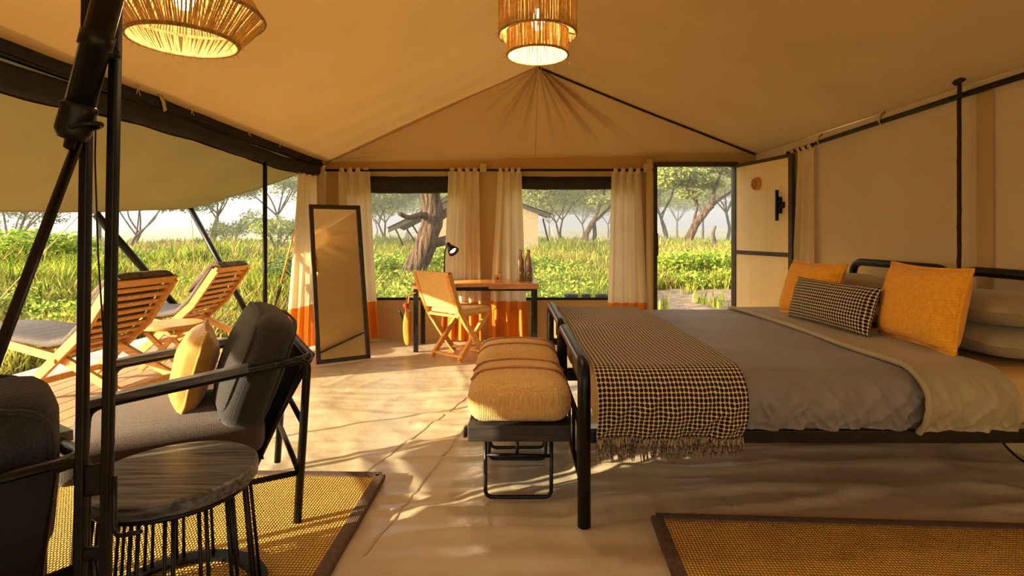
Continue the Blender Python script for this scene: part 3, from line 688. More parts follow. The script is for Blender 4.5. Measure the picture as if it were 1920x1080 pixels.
# low leafy herbs mixed in behind the windows and the door
cs = []
for i in range(330):
    u = random.uniform(640, 1420); d = random.uniform(8.2, 19); x = (u-PX)/F*d
    if 0.8+.25*(d-6) < x < 4.3+.25*(d-6) and d < 12.2: continue
    h = random.uniform(.16, .50); cs.append(blob((x, d, ground_z(x, d)+h*.6), h*1.3, h*1.3, h*.75, int(260)))
for i in range(60):
    u = random.uniform(-60, 560); d = random.uniform(7.5, 16); x = (u-PX)/F*d
    if x > -4.6 and d < 6.8: continue
    h = random.uniform(.15, .40); cs.append(blob((x, d, ground_z(x, d)+h*.6), h*1.4, h*1.4, h*.8, 240))
v, f, t = leaves(np.concatenate(cs), 0.042, HERB, 0.2)
ho = card_mesh('leafy_herbs', v, f, t, M_leaf); tag(ho, 'low bright green leafy herbs behind the windows and doorway', 'undergrowth', kind='stuff')

# shrubs
def shrub(u, d, h, rx, label, cols=HERB, n=1800, ls=0.06):
    b = gp(u, d); rd = random.Random(int(u*7+d)); limbs = []; crowns = []
    for i in range(7):
        a = i*.9+rd.uniform(-.3, .3); tip = Vector((rx*.8*math.cos(a), rx*.8*math.sin(a), h*rd.uniform(.6, .95)))
        limbs.append(([(0, 0, 0), tip*0.5+Vector((0, 0, h*.1)), tip], .02*h, .006*h)); crowns.append((tip*.9, rx*.45, h*.22, n//8))
    crowns.append(((0, 0, h*.5), rx*.7, h*.4, n//8))
    return tree('shrub', label, b, limbs, crowns, M_barkgrey, cols, ls, 'shrubs in the grass', 'shrub')
shrub(80, 14, 1.25, 1.1, 'dense green shrub in the grass below the left awning edge', HERB, 2600, .06)
shrub(18, 26, 2.8, 2.2, 'tall hazy shrub at the left edge under the awning', DARKG, 2600, .09)
shrub(430, 26, 1.5, 0.9, 'small pale shrub beyond the far awning pole', GREENS, 1400, .07)
shrub(520, 24, 1.9, 1.3, 'leafy yellow-green shrub beside the thin upright pole', GREENS, 2200, .08)
shrub(545, 10.5, 0.9, .5, 'small dark green bush right of the thin upright pole', DARKG, 1500, .045)
shrub(735, 12.5, .95, .8, 'bright feathery bush left of the big leaning trunk', HERB, 2600, .05)
shrub(845, 14.0, .9, .8, 'leafy bush right of the big leaning trunk', HERB, 2000, .05)
shrub(1030, 13, .75, .9, 'round leafy bush below the far tent corner', HERB, 2200, .05)
shrub(1290, 14, .8, .9, 'low green bush in the doorway view', HERB, 2000, .05)

# the big trunk outside the left window (traced at its own distance)
d = 11.5; b0 = gp(770, d)
def rel(u, v, dd=0): return P(u, v, d+dd)-b0
tree('acacia_tree', 'massive leaning trunk with rough brown bark outside the left window', b0,
     [([Vector((-.25, 0, -.2)), rel(764, 538), rel(779, 500), rel(802, 450), rel(812, 400), rel(806, 350), rel(800, 250)],   .26, .20),
      ([rel(806, 405), rel(785, 404, -.3), rel(768, 408, -.5), rel(748, 400, -.7)], .09, .04),
      ([rel(812, 455), rel(832, 452, .3), rel(845, 444, .6), rel(862, 425, .8)], .12, .07),
      ([rel(815, 415), rel(840, 395, .2), rel(870, 375, .3)], .11, .05),
      ([rel(800, 250), rel(740, 200, .5), rel(680, 140, 1)], .16, .05), ([rel(800, 250), rel(860, 190, .5), rel(940, 150, 1)], .16, .05)],
     [(rel(700, 150, 1), 1.6, .5, 1200), (rel(900, 140, 1), 1.8, .5, 1200), (rel(800, 110, 1), 1.6, .5, 1000)], M_bark, GREENS, .07)
# leaning tree in the doorway
d = 26.0; b0 = gp(1285, d)
tree('acacia_tree', 'red-barked tree leaning right in the open doorway', b0,
     [([Vector((-.1, 0, -.2)), rel(1291, 450), rel(1300, 430), rel(1318, 402), rel(1335, 385)], .22, .15),
      ([rel(1335, 385), rel(1340, 355, .2), rel(1350, 325, .3), rel(1358, 290, .3)], .10, .05),
      ([rel(1335, 385), rel(1352, 372, .3), rel(1374, 357, .6), rel(1400, 335, .8)], .085, .04),
      ([rel(1299, 440), rel(1302, 410, .4), rel(1307, 385, .6), rel(1303, 365, .8)], .085, .04),
      ([rel(1307, 385, .6), rel(1295, 365, .4), rel(1285, 352)], .05, .02), ([rel(1340, 355), rel(1325, 335, -.4), rel(1300, 320, -.8)], .05, .02)],
     [(rel(1300, 335, 0), 1.0, .45, 2600), (rel(1340, 310, .5), 1.1, .4, 2600), (rel(1265, 325, -.4), 1.0, .5, 2600), (rel(1390, 320, .6), 1.0, .4, 1200), (rel(1290, 365, .6), .6, .25, 500), (rel(1330, 345, 1), .8, .3, 700), (rel(1250, 345, 1), .8, .3, 700)], M_barkred, GREENS, .085)
# forked tree in the right window
d = 32.0; b0 = gp(1096, d)
tree('acacia_tree', 'forked reddish tree with two leaning limbs in the right window', b0,
     [([Vector((0, 0, -.2)), rel(1098, 452), rel(1101, 436), rel(1112, 416)], .17, .15), ([rel(1112, 416), rel(1122, 390), rel(1130, 370), rel(1135, 345), rel(1133, 310)], .12, .05),
      ([rel(1110, 418), rel(1130, 402, .3), rel(1148, 382, .6), rel(1165, 355, .8)], .11, .05), ([rel(1112, 475, .2), rel(1115, 432, .3), rel(1114, 415)], .13, .11)],
     [(rel(1135, 335), 1.6, .6, 1600), (rel(1170, 345), 1.5, .5, 1300), (rel(1100, 345), 1.4, .5, 1200), (rel(1120, 375), 1.2, .3, 700)], M_barkred, GREENS, .095)
# further trees
far = [(1, 243, 24, 3.9, 3.0, 'dark spreading tree seen between the uprights and the slanted pole', M_barkgrey, DARKG, 2, .20),
       (2, 48, 24, 3.6, 2.4, 'slim dark-trunked tree at the far left under the awning', M_barkred, DARKG, 1, .42),
       (3, 186, 26, 6.0, 2.5, 'pale stout-trunked tree just left of the right steel upright', M_barkgrey, GREENS, 1, .6),
       (4, 396, 31, 4.9, 2.4, 'pale many-stemmed tree just right of the far awning pole', M_bark, GREENS, 2, .40),
       (5, 520, 35, 5.7, 3.6, 'tall umbrella-shaped tree left of the corner curtain', M_barkgrey, GREENS, 1, .34),
       (6, 722, 38, 4.4, 2.6, 'slender tree in the left half of the left window', M_barkgrey, GREENS, 2, .34),
       (7, 655, 48, 5.2, 3.4, 'hazy tree behind the curtain left of the left window', M_barkgrey, GREENS, 1, .36),
       (8, 1054, 40, 5.0, 3.0, 'many-stemmed tree in the middle of the right window', M_bark, GREENS, 2, .34),
       (9, 1005, 33, 4.6, 2.6, 'tree rising behind the far tent in the right window', M_barkgrey, GREENS, 2, .44),
       (10, 1253, 38, 6.0, 3.0, 'grey multi-stemmed tree at the left of the doorway', M_barkgrey, GREENS, 2, .32),
       (11, 1362, 44, 7.0, 3.2, 'slim distant tree at the right edge of the doorway', M_barkgrey, GREENS, 1, .36),
       (12, 1165, 52, 6.0, 3.4, 'straight distant tree behind the right-hand curtain', M_barkred, GREENS, 1, .38),
       (13, 860, 50, 5.8, 3.8, 'distant tree behind the middle pair of curtains', M_barkgrey, GREENS, 1, .38),
       (14, 1318, 64, 8.0, 4.5, 'hazy distant tree in the centre of the doorway', M_barkgrey, GREENS, 1, .36),
       (15, 1092, 66, 6.4, 4.6, 'hazy far tree low in the right window', M_barkgrey, GREENS, 1, .34),
       (16, 765, 66, 6.4, 4.6, 'hazy far tree low in the left window', M_barkgrey, GREENS, 1, .34),
       (17, 1215, 70, 8.0, 4.8, 'hazy far tree beside the door jamb', M_barkgrey, GREENS, 1, .36),
       (18, 1270, 90, 9.0, 5.5, 'pale far tree low in the doorway left of the leaning one', M_barkgrey, GREENS, 1, .3),
       (19, 1030, 95, 8.0, 5.5, 'pale far tree beyond the neighbouring tent roof', M_barkgrey, GREENS, 1, .3),
       (20, 705, 95, 8.0, 5.5, 'pale far tree at the left edge of the left window', M_barkgrey, GREENS, 1, .3),
       (21, 1140, 100, 8.0, 5.5, 'pale far tree beyond the forked reddish tree', M_barkgrey, GREENS, 1, .3)]
for (sd_, u, dd, h, sp, lb, bk, cl, ntk, clr) in far:
    acacia(sd_, gp(u, dd), h, sp, lb, bk, cl, 13000, 0.055+0.0012*dd, clear=clr, ntrunk=ntk)
# dead pale stump in the doorway view
d = 24; b0 = gp(1338, d); tag(tree('tree_stump', 'pale dead stump standing in the grass of the doorway', b0, [([(0, 0, -.1), (0.03, 0, .5), (-.02, 0, .95), (.06, 0, 1.25)], .13, .05)], [], M_barkgrey, GREENS, .1, None, 'stump'))

# morning haze over the plain
mh = bpy.data.materials.new('morning_haze'); mh.use_nodes = True; th_ = mh.node_tree; th_.nodes.clear()
vo_ = th_.nodes.new('ShaderNodeVolumeScatter'); vo_.inputs['Density'].default_value = 0.0060; vo_.inputs['Color'].default_value = (1.0, 0.97, 0.92, 1); vo_.inputs['Anisotropy'].default_value = 0.3
ou_ = th_.nodes.new('ShaderNodeOutputMaterial'); th_.links.new(vo_.outputs[0], ou_.inputs['Volume'])
hz_ = MB().box((0, 145, 15), (500, 262, 36)).build('haze', mh, smooth=False); tag(hz_, 'thin morning haze over the distant plain', 'haze', kind='stuff')
# the neighbouring tent seen through the windows
tt = thing('safari_tent', 'neighbouring beige tent with a dark fly sheet beyond the windows', 'tent', gp(900, 24))
yb_, yf_ = 25.5, 22.5; xl_, xr_ = P(800, 0, 24).x, P(1006, 0, 24).x
zb = gp(900, 24).z-.1; zw = P(0, 402, 24).z
w_ = MB(); w_.box(((xl_+xr_)/2, 24, (zb+zw)/2), (xr_-xl_, 3.0, zw-zb)); w_.build('canvas_wall', M_tent2, tt, smooth=False)
xq, zq = P(890, 345, 24).x, P(0, 345, 24).z
for (u_, v_) in ((1030, 405), (742, 430)):
    xe_, ze_ = P(u_, 0, 24).x, P(0, v_, 24).z
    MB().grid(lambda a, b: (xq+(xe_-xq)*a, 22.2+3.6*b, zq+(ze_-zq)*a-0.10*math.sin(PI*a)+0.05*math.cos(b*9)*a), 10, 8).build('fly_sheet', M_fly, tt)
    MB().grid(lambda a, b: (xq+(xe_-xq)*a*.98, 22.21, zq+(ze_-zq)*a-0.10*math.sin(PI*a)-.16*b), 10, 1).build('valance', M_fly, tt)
zg = P(0, 362, 24).z
MB().add([(xl_, 22.52, zw-.02), (xr_, 22.52, zw-.02), (xq, 22.52, zg)], [(0, 1, 2)]).build('gable', M_tent2, tt, smooth=False)
for (u, v, u2, v2) in ((760, 426, 780, 455), (772, 420, 792, 452), (1018, 410, 1028, 452), (742, 430, 756, 460)):
    MB().tube([P(u, v, 23), P(u2, v2, 23)], .04, 6).build('pole', M_black, tt)
MB().tube([P(1026, 406, 23), P(1042, 456, 22)], .012, 5).build('guy_line', M_string2, tt)

for u_, r_, lb in ((1071, .080, 'left of three low black drums outside the right window'), (1099, .055, 'middle small black drum outside the right window'), (1128, .075, 'right of three low black drums outside the right window')):
    x_ = (u_-PX)/F*6.6; o_ = thing('water_drum', lb, 'drum', (x_, 6.6, -.16), group='black drums outside the right window')
    MB().lathe([(0, -.16), (r_, -.16), (r_, .10), (r_*.96, .11), (r_, .12), (r_, .40), (r_*.97, .415)], (x_, 6.6, 0), 20).build('body', M_black, o_)
    MB().lathe([(r_*1.04, .41), (r_*1.06, .42), (r_*1.06, .445), (r_, .455), (0, .458)], (x_, 6.6, 0), 20).build('lid', M_black, o_)
# ------------------------------------------------------------------ rugs
def rug(x0, y0, x1, y1, rz, label, pivot):
    o = thing('jute_rug', label, 'rug', (pivot[0], pivot[1], 0), rz)
    def f(a, b): return (x0+(x1-x0)*a, y0+(y1-y0)*b, 0.024+0.003*nz(a*6, b*6, 8))
    MB().grid(f, 30, 30).build('woven_field', M_jute, o, world=False)
    bw = 0.05
    for (a, b) in (((x0, y0), (x1, y0)), ((x1, y0), (x1, y1)), ((x1, y1), (x0, y1)), ((x0, y1), (x0, y0))):
        MB().bar((a[0], a[1], 0.016), (b[0], b[1], 0.016), bw, 0.026, bev=0.004).build('border', M_rugb, o, world=False)
    return o
rug(-1.5, -1.9, 0, 0, R(-1.5), 'yellow jute rug with brown border under the armchairs', (-0.64, 2.62, 0))
rug(0, -1.9, 1.85, 0, R(-3.2), 'yellow jute rug with brown border in front of the bed', (0.60, 2.235, 0))

# ------------------------------------------------------------------ beds
BX0, BX1 = 0.293, 2.60
def bed(y0, y1, label):
    o = thing('bed_frame', label, 'bed', (BX0, y0, 0)); r = 0.027
    ft = [(BX0, y0, 0), (BX0, y0, 0.66), (BX0, y1, 0.66), (BX0, y1, 0)]
    MB().tube(fillet(ft, .10, 8), r, 14).build('foot_hoop', M_black, o)
    hd_ = [(BX1, y0, 0), (BX1, y0, 0.985), (BX1, y1, 0.985), (BX1, y1, 0)]
    MB().tube(fillet(hd_, .12, 8), r, 14).build('head_hoop', M_black, o)
    for y in (y0+.005, y1-.005): MB().box(((BX0+BX1)/2, y, .374), (BX1-BX0, .03, .05), bev=.004).build('side_rail', M_black, o, smooth=False)
    for x, z in ((BX0, .38), (BX0, .16), (BX1, .38)): MB().tube([(x, y0, z), (x, y1, z)], .014, 8).build('cross_bar', M_black, o)
    for i in range(4):
        y = y0+(y1-y0)*(i+1)/5; MB().tube([(BX0, y, .16), (BX0, y, .38)], .009, 6).build('spindle', M_black, o)
    for i in range(9):
        x = BX0+.12+i*(BX1-BX0-.24)/8; MB().box((x, (y0+y1)/2, .388), (.07, y1-y0-.05, .018)).build('slat', M_teak, o, smooth=False)
    return o
bed(2.19, 3.12, 'black tubular bed frame nearest to the viewer'); bed(3.19, 4.11, 'black tubular bed frame on the far side by the door')
for y0, y1, lb in ((2.225, 3.15, 'beige-sheeted mattress of the near bed'), (3.16, 4.09, 'beige-sheeted mattress of the far bed')):
    m = MB().rbox((BX1-BX0-.10, y1-y0, .215), .05, 8, ((BX0+BX1)/2, (y0+y1)/2, .5055)); tag(m.build('mattress', M_sheet), lb, 'mattress')

def drape(x0, x1, top, ynear, yfar, zn, zf, nx, ny, rad=.10, puff=.03, amp=.012, freq=18, seed=0, xj=None):
    """cloth laid over the bed: param b runs from the far hem over the top to the near hem"""
    path = fillet([(0, yfar, zf), (0, yfar, top), (0, ynear, top), (0, ynear, zn)], rad, 10)
    cum = [0]
    for i in range(1, len(path)): cum.append(cum[-1]+(path[i]-path[i-1]).length)
    L = cum[-1]
    def at(s):
        s = max(0, min(L, s))
        for i in range(1, len(path)):
            if s <= cum[i]: t = (s-cum[i-1])/max(1e-9, cum[i]-cum[i-1]); return path[i-1].lerp(path[i], t)
        return path[-1]
    # denser rows near the viewer
    def bmap(b): return L*(1-(1-b)**1.35)
    def fn(a, b):
        p = at(bmap(b)); x = x0+(x1-x0)*a; hang = max(0, min(1, (top-p.z)/(top-zn)))
        near = p.y < (ynear+yfar)/2
        if xj: x += xj(a, p, hang)
        y, z = p.y, p.z
        if near and hang > 0:
            wv = math.sin(x*freq+seed+1.5*nz(x*3, seed))*.6+math.sin(x*freq*2.3+seed*2+2*nz(x*4, hang*2, seed))*.4
            y += -puff*math.sin(PI*min(1, hang*1.05))+amp*wv*hang**0.7
            rg = 1-abs(nz(x*11+hang*2.2+seed, hang*1.3, seed))*3.2; rg2 = 1-abs(nz(x*21-hang*3+seed, hang*2.4, seed+4))*3.2
            y += -amp*(1.1*max(0, rg)+.6*max(0, rg2))*min(1, hang*1.6)
        if hang < .4: z += 0.006*nz(x*2.5, y*2.5, seed)+0.012*math.sin(PI*min(1, max(0, (y-ynear)/(yfar-ynear))))
        return (x, y, z)
    return fn, (lambda a, b: ((x0+(x1-x0)*a), bmap(b)))
fn, uvf = drape(.345, 1.72, .628, 2.20, 4.10, .402, .45, 110, 70, puff=.03, amp=.016, freq=26, seed=2)
dv = MB().grid(fn, 300, 120).build('duvet', M_duvet); tag(dv, 'taupe duvet spread over both beds', 'duvet')
def foldj(a, p, hang): return 0.02*nz(p.y*2, 3)*(1-a)+0.05*hang*(a-.2)
fn, uvf = drape(1.64, 2.00, .648, 2.185, 4.11, .398, .45, 40, 70, puff=.05, amp=.014, freq=30, seed=5, xj=foldj)
MB().grid(fn, 90, 120).build('turned_down_edge', M_olive, dv)
MB().tube([Vector(fn(0, j/60))+Vector((0, 0, -.004)) for j in range(61)], .013, 8).build('fold_roll', M_olive, dv)
# dotted throw
def throwj(a, p, hang): return 0.015*nz(p.y*1.7, a*2, 9)
fn, uvf = drape(.335, .935, .650, 2.168, 4.12, .375, .42, 90, 120, puff=.050, amp=.013, freq=26, seed=2, xj=throwj)
th = MB().grid(fn, 90, 140, uvf).build('throw_blanket', M_dots); tag(th, 'black and beige dotted throw with fringe across the foot of the bed', 'blanket')
tm_ = MB()
for q in range(3):
    a = q*2.1; tm_.tube([(0, 0, 0), (.003*math.cos(a), .004*math.sin(a), -.02), (.004*math.cos(a+.5), .005*math.sin(a), -.045), (.006*math.cos(a+.9), .006*math.sin(a+.4), -.07)], [.0028, .003, .0026, .0016], 5)
tm_.lathe([(0, .004), (.004, .002), (.0045, -.004), (.003, -.010)], seg=6)
t0 = None
for i in range(58):
    p = Vector(fn((i+.5)/58, 1.0))
    if t0 is None: o = tm_.build('tassel', M_fringe, th, world=False); t0 = o.data
    else: o = bpy.data.objects.new('tassel', t0); C.objects.link(o); o.parent = th
    o.location = p+Vector((0, -.003, .004)); k = random.uniform(.75, 1.2)*(1.25-.35*i/58); o.scale = (1.2, 1.2, k)
    o.rotation_euler = (random.uniform(-.12, .12), random.uniform(-.22, .22), random.uniform(0, 6))

# pillows on the bed
def place(origin, xdir, ydir):
    x = Vector(xdir).normalized(); y = Vector(ydir); y = (y-x*y.dot(x)).normalized(); z = x.cross(y)
    m = Matrix((x, y, z)).transposed().to_4x4(); m.translation = Vector(origin); return m
def cushion(name, label, cat, corner_bl, wvec, hvec, t, m, group=None, uv=False, seed=0, pinch=.10, piping=None):
    """corner_bl: lower corner; wvec, hvec: edge vectors"""
    w_, h_ = Vector(wvec), Vector(hvec); c = Vector(corner_bl)+w_/2+h_/2
    M = place(c, w_, h_)
    o = MB().pillow(w_.length, h_.length, t, 22, pinch, M, uv, seed).build(name, m); tag(o, label, cat, group)
    if piping:
        W, Hh = w_.length, h_.length; pts = []
        for k in range(64):
            s = k/16; e = int(s); f = s-e
            x, y = [(f*2-1, -1), (1, f*2-1), (1-2*f, 1), (-1, 1-2*f)][e % 4]
            px = W/2*x*(1-pinch*(1-abs(y)**2)*abs(x)**3*.8)*1.012; py = Hh/2*y*(1-pinch*(1-abs(x)**2)*abs(y)**3*.8)*1.012
            wz = 0.012*mnoise.noise(Vector((x*2.3+seed*1.7, y*2.3, 5)))*(abs(x*y))
            pts.append(M @ Vector((px, py, wz)))
        MB().tube(pts, .008, 6, closed=True).build('piping', piping, o)
    return o
# flat stacks of sleeping pillows at the heads
k = 0
for yc, nm in ((2.66, 'near'), (3.65, 'far')):
    for lvl, z in ((0, .698), (1, .842)):
        lb = {('near', 0): 'lower olive sleeping pillow on the near bed', ('near', 1): 'upper olive sleeping pillow on the near bed',
              ('far', 0): 'lower olive sleeping pillow behind the dotted cushion', ('far', 1): 'upper olive sleeping pillow behind the dotted cushion'}[(nm, lvl)]
        M = place((2.34, yc, z), (0, 1, 0.01), (-1, .04*lvl, .06))
        tag(MB().pillow(.74, .46, .16, 22, .06, M, False, 3+k).build('sleeping_pillow', M_olive), lb, 'pillow', 'sleeping pillows'); k += 1
cushion('throw_pillow', 'orange woollen cushion nearest the viewer on the bed', 'cushion', (1.99, 2.92, .655), (-.02, -.53, -.004), (.075, .01, .385), .19, M_pillow_o, 'orange cushions', seed=1, piping=M_pillow_o)
cushion('throw_pillow', 'orange woollen cushion farther away behind the dotted one', 'cushion', (1.87, 3.76, .655), (.05, -.50, 0), (.11, .01, .35), .19, M_pillow_o, 'orange cushions', seed=4, piping=M_pillow_o)
cushion('throw_pillow', 'long black and beige dotted cushion between the orange ones', 'cushion', (1.80, 3.52, .655), (.05, -.72, 0), (.075, .0, .26), .15, M_dots2, None, True, seed=6, pinch=.07)

# ------------------------------------------------------------------ cushioned benches at the bed foot
def bench(y0, y1, label):
    o = thing('bench', label, 'bench', (0.03, y0, 0), group='benches at the foot of the bed')
    x0, x1 = -.195, .262
    fr = MB(); 
    for y in (y0+.02, y1-.02): fr.box(((x0+x1)/2, y, .315), (x1-x0, .035, .07), bev=.005)
    for x in (x0+.02, x1-.02): fr.box((x, (y0+y1)/2, .315), (.035, y1-y0-.06, .07), bev=.005)
    fr.build('wooden_frame', M_blackwood, o, smooth=False)
    MB().box(((x0+x1)/2, (y0+y1)/2, .342), (x1-x0-.02, y1-y0-.03, .014)).build('seat_board', M_blackwood, o, smooth=False)
    MB().box((x0-.012, y0+.03, .315), (.016, .04, .04), bev=.004).build('bolt_plate', M_black, o)
    for y in (y0+.06, y1-.06):
        MB().tube(fillet([(x0+.075, y, .30), (x0+.075, y, .010), (x1-.085, y, .010), (x1-.085, y, .30)], .035, 6), .009, 8).build('leg_loop', M_black, o)
        MB().tube([(x0+.075, y, .20), (x1-.085, y, .195)], .008, 6).build('cross_bar', M_black, o)
        MB().tube([((x0+x1)/2-.01, y, .197), ((x0+x1)/2-.01, y, .29)], .008, 6).build('stay', M_black, o)
    def bl(q, a):
        s = (1-a[0]**2)*(1-a[1]**2)
        return (q.x*(1+.02*(1-abs(a[2]))), q.y, q.z+(.028*s if a[2] > 0 else 0))
    cu = MB().rbox((x1-x0+.005, y1-y0+.005, .185), .075, 14, ((x0+x1)/2, (y0+y1)/2, .443), bl).build('cushion', M_gold, o)
    for t in (.36, .68):
        y = y0+(y1-y0)*t; pts = []
        for i in range(17):
            x = x0+.0+(x1-x0)*i/16; s = (1-((x-(x0+x1)/2)/((x1-x0)/2))**2)*(1-(2*t-1)**2)
            e = abs(i-8)/8; pts.append((x, y, .5385+.028*s-.035*max(0, (e-.75)*4)**2))
        MB().strip(pts, .022, .006).build('strap', M_strap, cu)
    return o
bench(2.37, 2.90, 'gold cushioned bench with black loop legs nearest the viewer')
bench(2.93, 3.46, 'gold cushioned bench behind the nearer one')

# ------------------------------------------------------------------ armchairs
def armchair(label, loc, ang, seatmat, pads=True):
    """local frame: the chair faces +x, its back is at x=0, width along y; the origin is the middle of the back at floor level"""
    o = thing('armchair', label, 'armchair', loc, ang, 'black steel armchairs on the jute rug'); W, D = .66, .70; r = .0165
    for sg in (-1, 1):
        y = sg*W/2
        fr = fillet([(0.02, y, 0.0), (-.02, y, .66), (D, y, .575), (D+.03, y, 0.0)], .05, 6)
        MB().tube(fr, r, 10).build('side_frame', M_black, o, world=False)
        a = MB(); pts = [(.20+(D-.18)*i/10, y, .685-.0+(-.085)*(.22+(D-.18)*i/10)/D-.012+.004) for i in range(11)]
        a.strip([Vector(p) for p in pts], .05, .026); sharp(a.build('arm_rest', M_greywood, o, world=False))
        MB().tube([(0.01, y, .20), (D+.02, y, .20)], .012, 8).build('side_rail', M_black, o, world=False)
    MB().tube(fillet([(.10, -W/2, .648), (-.035, -W/2, .66), (-.035, W/2, .66), (.10, W/2, .648)], .10, 8), r, 10).build('back_rail', M_black, o, world=False)
    for x, z in ((.02, .22), (D+.02, .25), (0.0, .40)): MB().tube([(x, -W/2, z), (x, W/2, z)], .012, 8).build('cross_bar', M_black, o, world=False)
    # reclined back frame with canvas sling
    MB().grid(lambda a, b: (.16-.22*b, -W/2+.06+(W-.12)*a, .26+.40*b), 6, 6).build('back_sling', M_blackcloth, o, world=False)
    for sg in (-1, 1): MB().tube([(.17, sg*(W/2-.06), .24), (-.03, sg*(W/2-.06), .66)], .013, 8).build('back_post', M_black, o, world=False)
    MB().grid(lambda a, b: (.14+(D-.12)*b, -W/2+.03+(W-.06)*a, .27+.02*b), 4, 6).build('seat_sling', M_blackcloth, o, world=False)
    def sb(q, a): return (q.x, q.y, q.z+.03*(1-a[0]**2)*(1-a[1]**2)*(1 if a[2] > 0 else 0))
    MB().rbox((D-.02, W-.06, .145), .05, 12, (.13+(D-.02)/2, 0, .36), sb).build('seat_cushion', seatmat, o, world=False)
    rot = Matrix.Rotation(R(-20), 3, 'Y')
    def bb(q, a):
        s = (1-a[1]**2)*(1-a[2]**2); return (q.x+.045*s*(1 if a[0] > 0 else -.6 if a[0] < 0 else 0), q.y*(1-.05*max(0, a[2])), q.z*(1+.03*(1-a[1]**2)*(1 if a[2] > 0 else 0)))
    bc = MB().rbox((.17, W-.03, .46), .06, 12, (.155, 0, .61), bb, rot).build('back_cushion', M_char, o, world=False)
    for sx in (-1, 1):
        pts = []
        for kk in range(48):
            t = 2*PI*kk/48; c_, s_ = math.cos(t), math.sin(t)
            q = Vector((sx*.075, (W-.07)/2*.985*math.copysign(abs(c_)**.35, c_), .225*math.copysign(abs(s_)**.35, s_)))
            q = Vector((q.x, q.y*(1-.05*max(0, s_)), q.z)); pts.append(rot @ q+Vector((.155, 0, .61)))
        MB().tube(pts, .007, 6, closed=True).build('piping', M_char, bc, world=False)
    return o
a1 = math.atan2(-.50, -.866)
back1 = (Vector((-.88, 2.19, .045))+Vector((-1.16, 2.78, .007)))/2
armchair('black armchair with brown seat and charcoal back cushion facing the deck', back1, a1, M_brownseat)
a2 = math.atan2(.64, -.77)
right_c = Vector((-1.0, 1.25, 0)); f2 = Vector((math.cos(a2), math.sin(a2), 0)); l2 = Vector((-f2.y, f2.x, 0))
armchair('dark armchair cut off at the bottom left corner seen from behind', right_c+l2*.33+Vector((0, 0, .026)), a2, M_char)
f1 = Vector((math.cos(a1), math.sin(a1), 0)); l1 = Vector((-f1.y, f1.x, 0))
pc = back1+f1*.43-l1*.02
cushion('throw_pillow', 'mustard velvet cushion leaning on the armchair back', 'cushion', pc+Vector((0, 0, .435))-l1*(-.17)-f1*0.0+f1*.0, -l1*.40, (-f1*.09+Vector((0, 0, .33))), .16, M_must, None, False, 12, .12, piping=M_must)

# round side table
st = thing('side_table', 'round dark wooden side table with thin black rod cage', 'table', (-1.07, 1.71, 0.026))
sharp(MB().lathe([(0, .452), (.232, .452), (.24, .446), (.24, .412), (.232, .406), (0, .406)], (-1.07, 1.71, 0), 48).build('top', M_greywood, st))
MB().tube([Vector((-1.07+.215*math.cos(t), 1.71+.215*math.sin(t), .395)) for t in [2*PI*i/48 for i in range(48)]], .009, 8, closed=True).build('upper_ring', M_black, st)
MB().lathe([(.215, .028), (.27, .028), (.27, .040), (.215, .040), (.215, .028)], (-1.07, 1.71, 0), 48, caps=False).build('base_ring', M_black, st, smooth=False)
for i in range(16):
    for dq in (-.045, .045):
        t = 2*PI*i/16+.1
        MB().tube([(-1.07+.212*math.cos(t+dq), 1.71+.212*math.sin(t+dq), .40), (-1.07+.245*math.cos(t+dq), 1.71+.245*math.sin(t+dq), .036)], .0055, 6).build('rod', M_black, st)

# steel upright frame in the foreground
lf = thing('ladder_stand', 'tall black steel stand of two flat uprights in the left foreground', 'stand', (P(180, 0, 1.12).x, 1.12, 0))
def fp(u, v, y=1.12): return P(u, v, y)
def ext(u0, v0, u1, v1, y=1.12):
    a, b = fp(u0, v0, y), fp(u1, v1, y); d = (b-a); t = (0-a.z)/d.z; return a+(a-b)*0.25, a+d*t
for u0, u1 in ((165, 151), (218, 198)):
    a, b = ext(u0, 0, u1, 1080); b.z = 0.024
    MB().bar(a, b, .0172, .019, up=(0, 1, 0), bev=.003).build('upright', M_black, lf)
MB().bar(fp(151, 903), fp(206, 896), .010, .065, up=(0, 0, 1), bev=.004).build('plate', M_black, lf)
MB().bar(fp(150, 1040), fp(200, 1036), .012, .026, up=(0, 0, 1), bev=.004).build('cross_bar', M_black, lf)
MB().tube(fillet([fp(215, 893, 1.11), fp(214, 980, 1.11), fp(218, 1006, 1.10), fp(264, 997, 1.08)], .02, 5), .005, 6).build('hook', M_black, lf)
MB().bar(fp(176, 1045), fp(183, 1130), .012, .012, up=(0, 1, 0)).build('stay', M_black, lf)
MB().tube([fp(195, 103, 1.10), fp(222, 102, 1.12)], .010, 8).build('clamp', M_black, lf)
# thick sleeve hanging aslant at the top and the thin pole below it
sl = thing('pole_sleeve', 'thick black capped pole sleeve slanting across the top left', 'pole sleeve', fp(135, 262, 1.08))
a, b = fp(212, -40, 1.08), fp(136, 250, 1.08); d_ = (b-a).normalized()
MB().tube([a, a.lerp(b, .35), a.lerp(b, .352), a.lerp(b, .45), a.lerp(b, .452), b-d_*.06], [.026, .026, .030, .030, .026, .026], 16).build('sleeve', M_black, sl)
MB().tube([b-d_*.062, b-d_*.055, b-d_*.045, b-d_*.005, b+d_*.012, b+d_*.014, b+d_*.03, b+d_*.034], [.026, .033, .030, .031, .024, .011, .010, .004], 20).build('end_cap', M_black, sl)
MB().tube([fp(160, 238, 1.07)+Vector((.029*math.cos(t), .018*math.sin(t), .006*math.cos(t))) for t in [2*PI*i/20 for i in range(20)]], .005, 6, closed=True).build('ring', M_black, sl)
a, b = fp(146, 268, 1.10), fp(2, 650, .95); d_ = b-a; b2 = a+d_*((0.0-a.z)/d_.z)
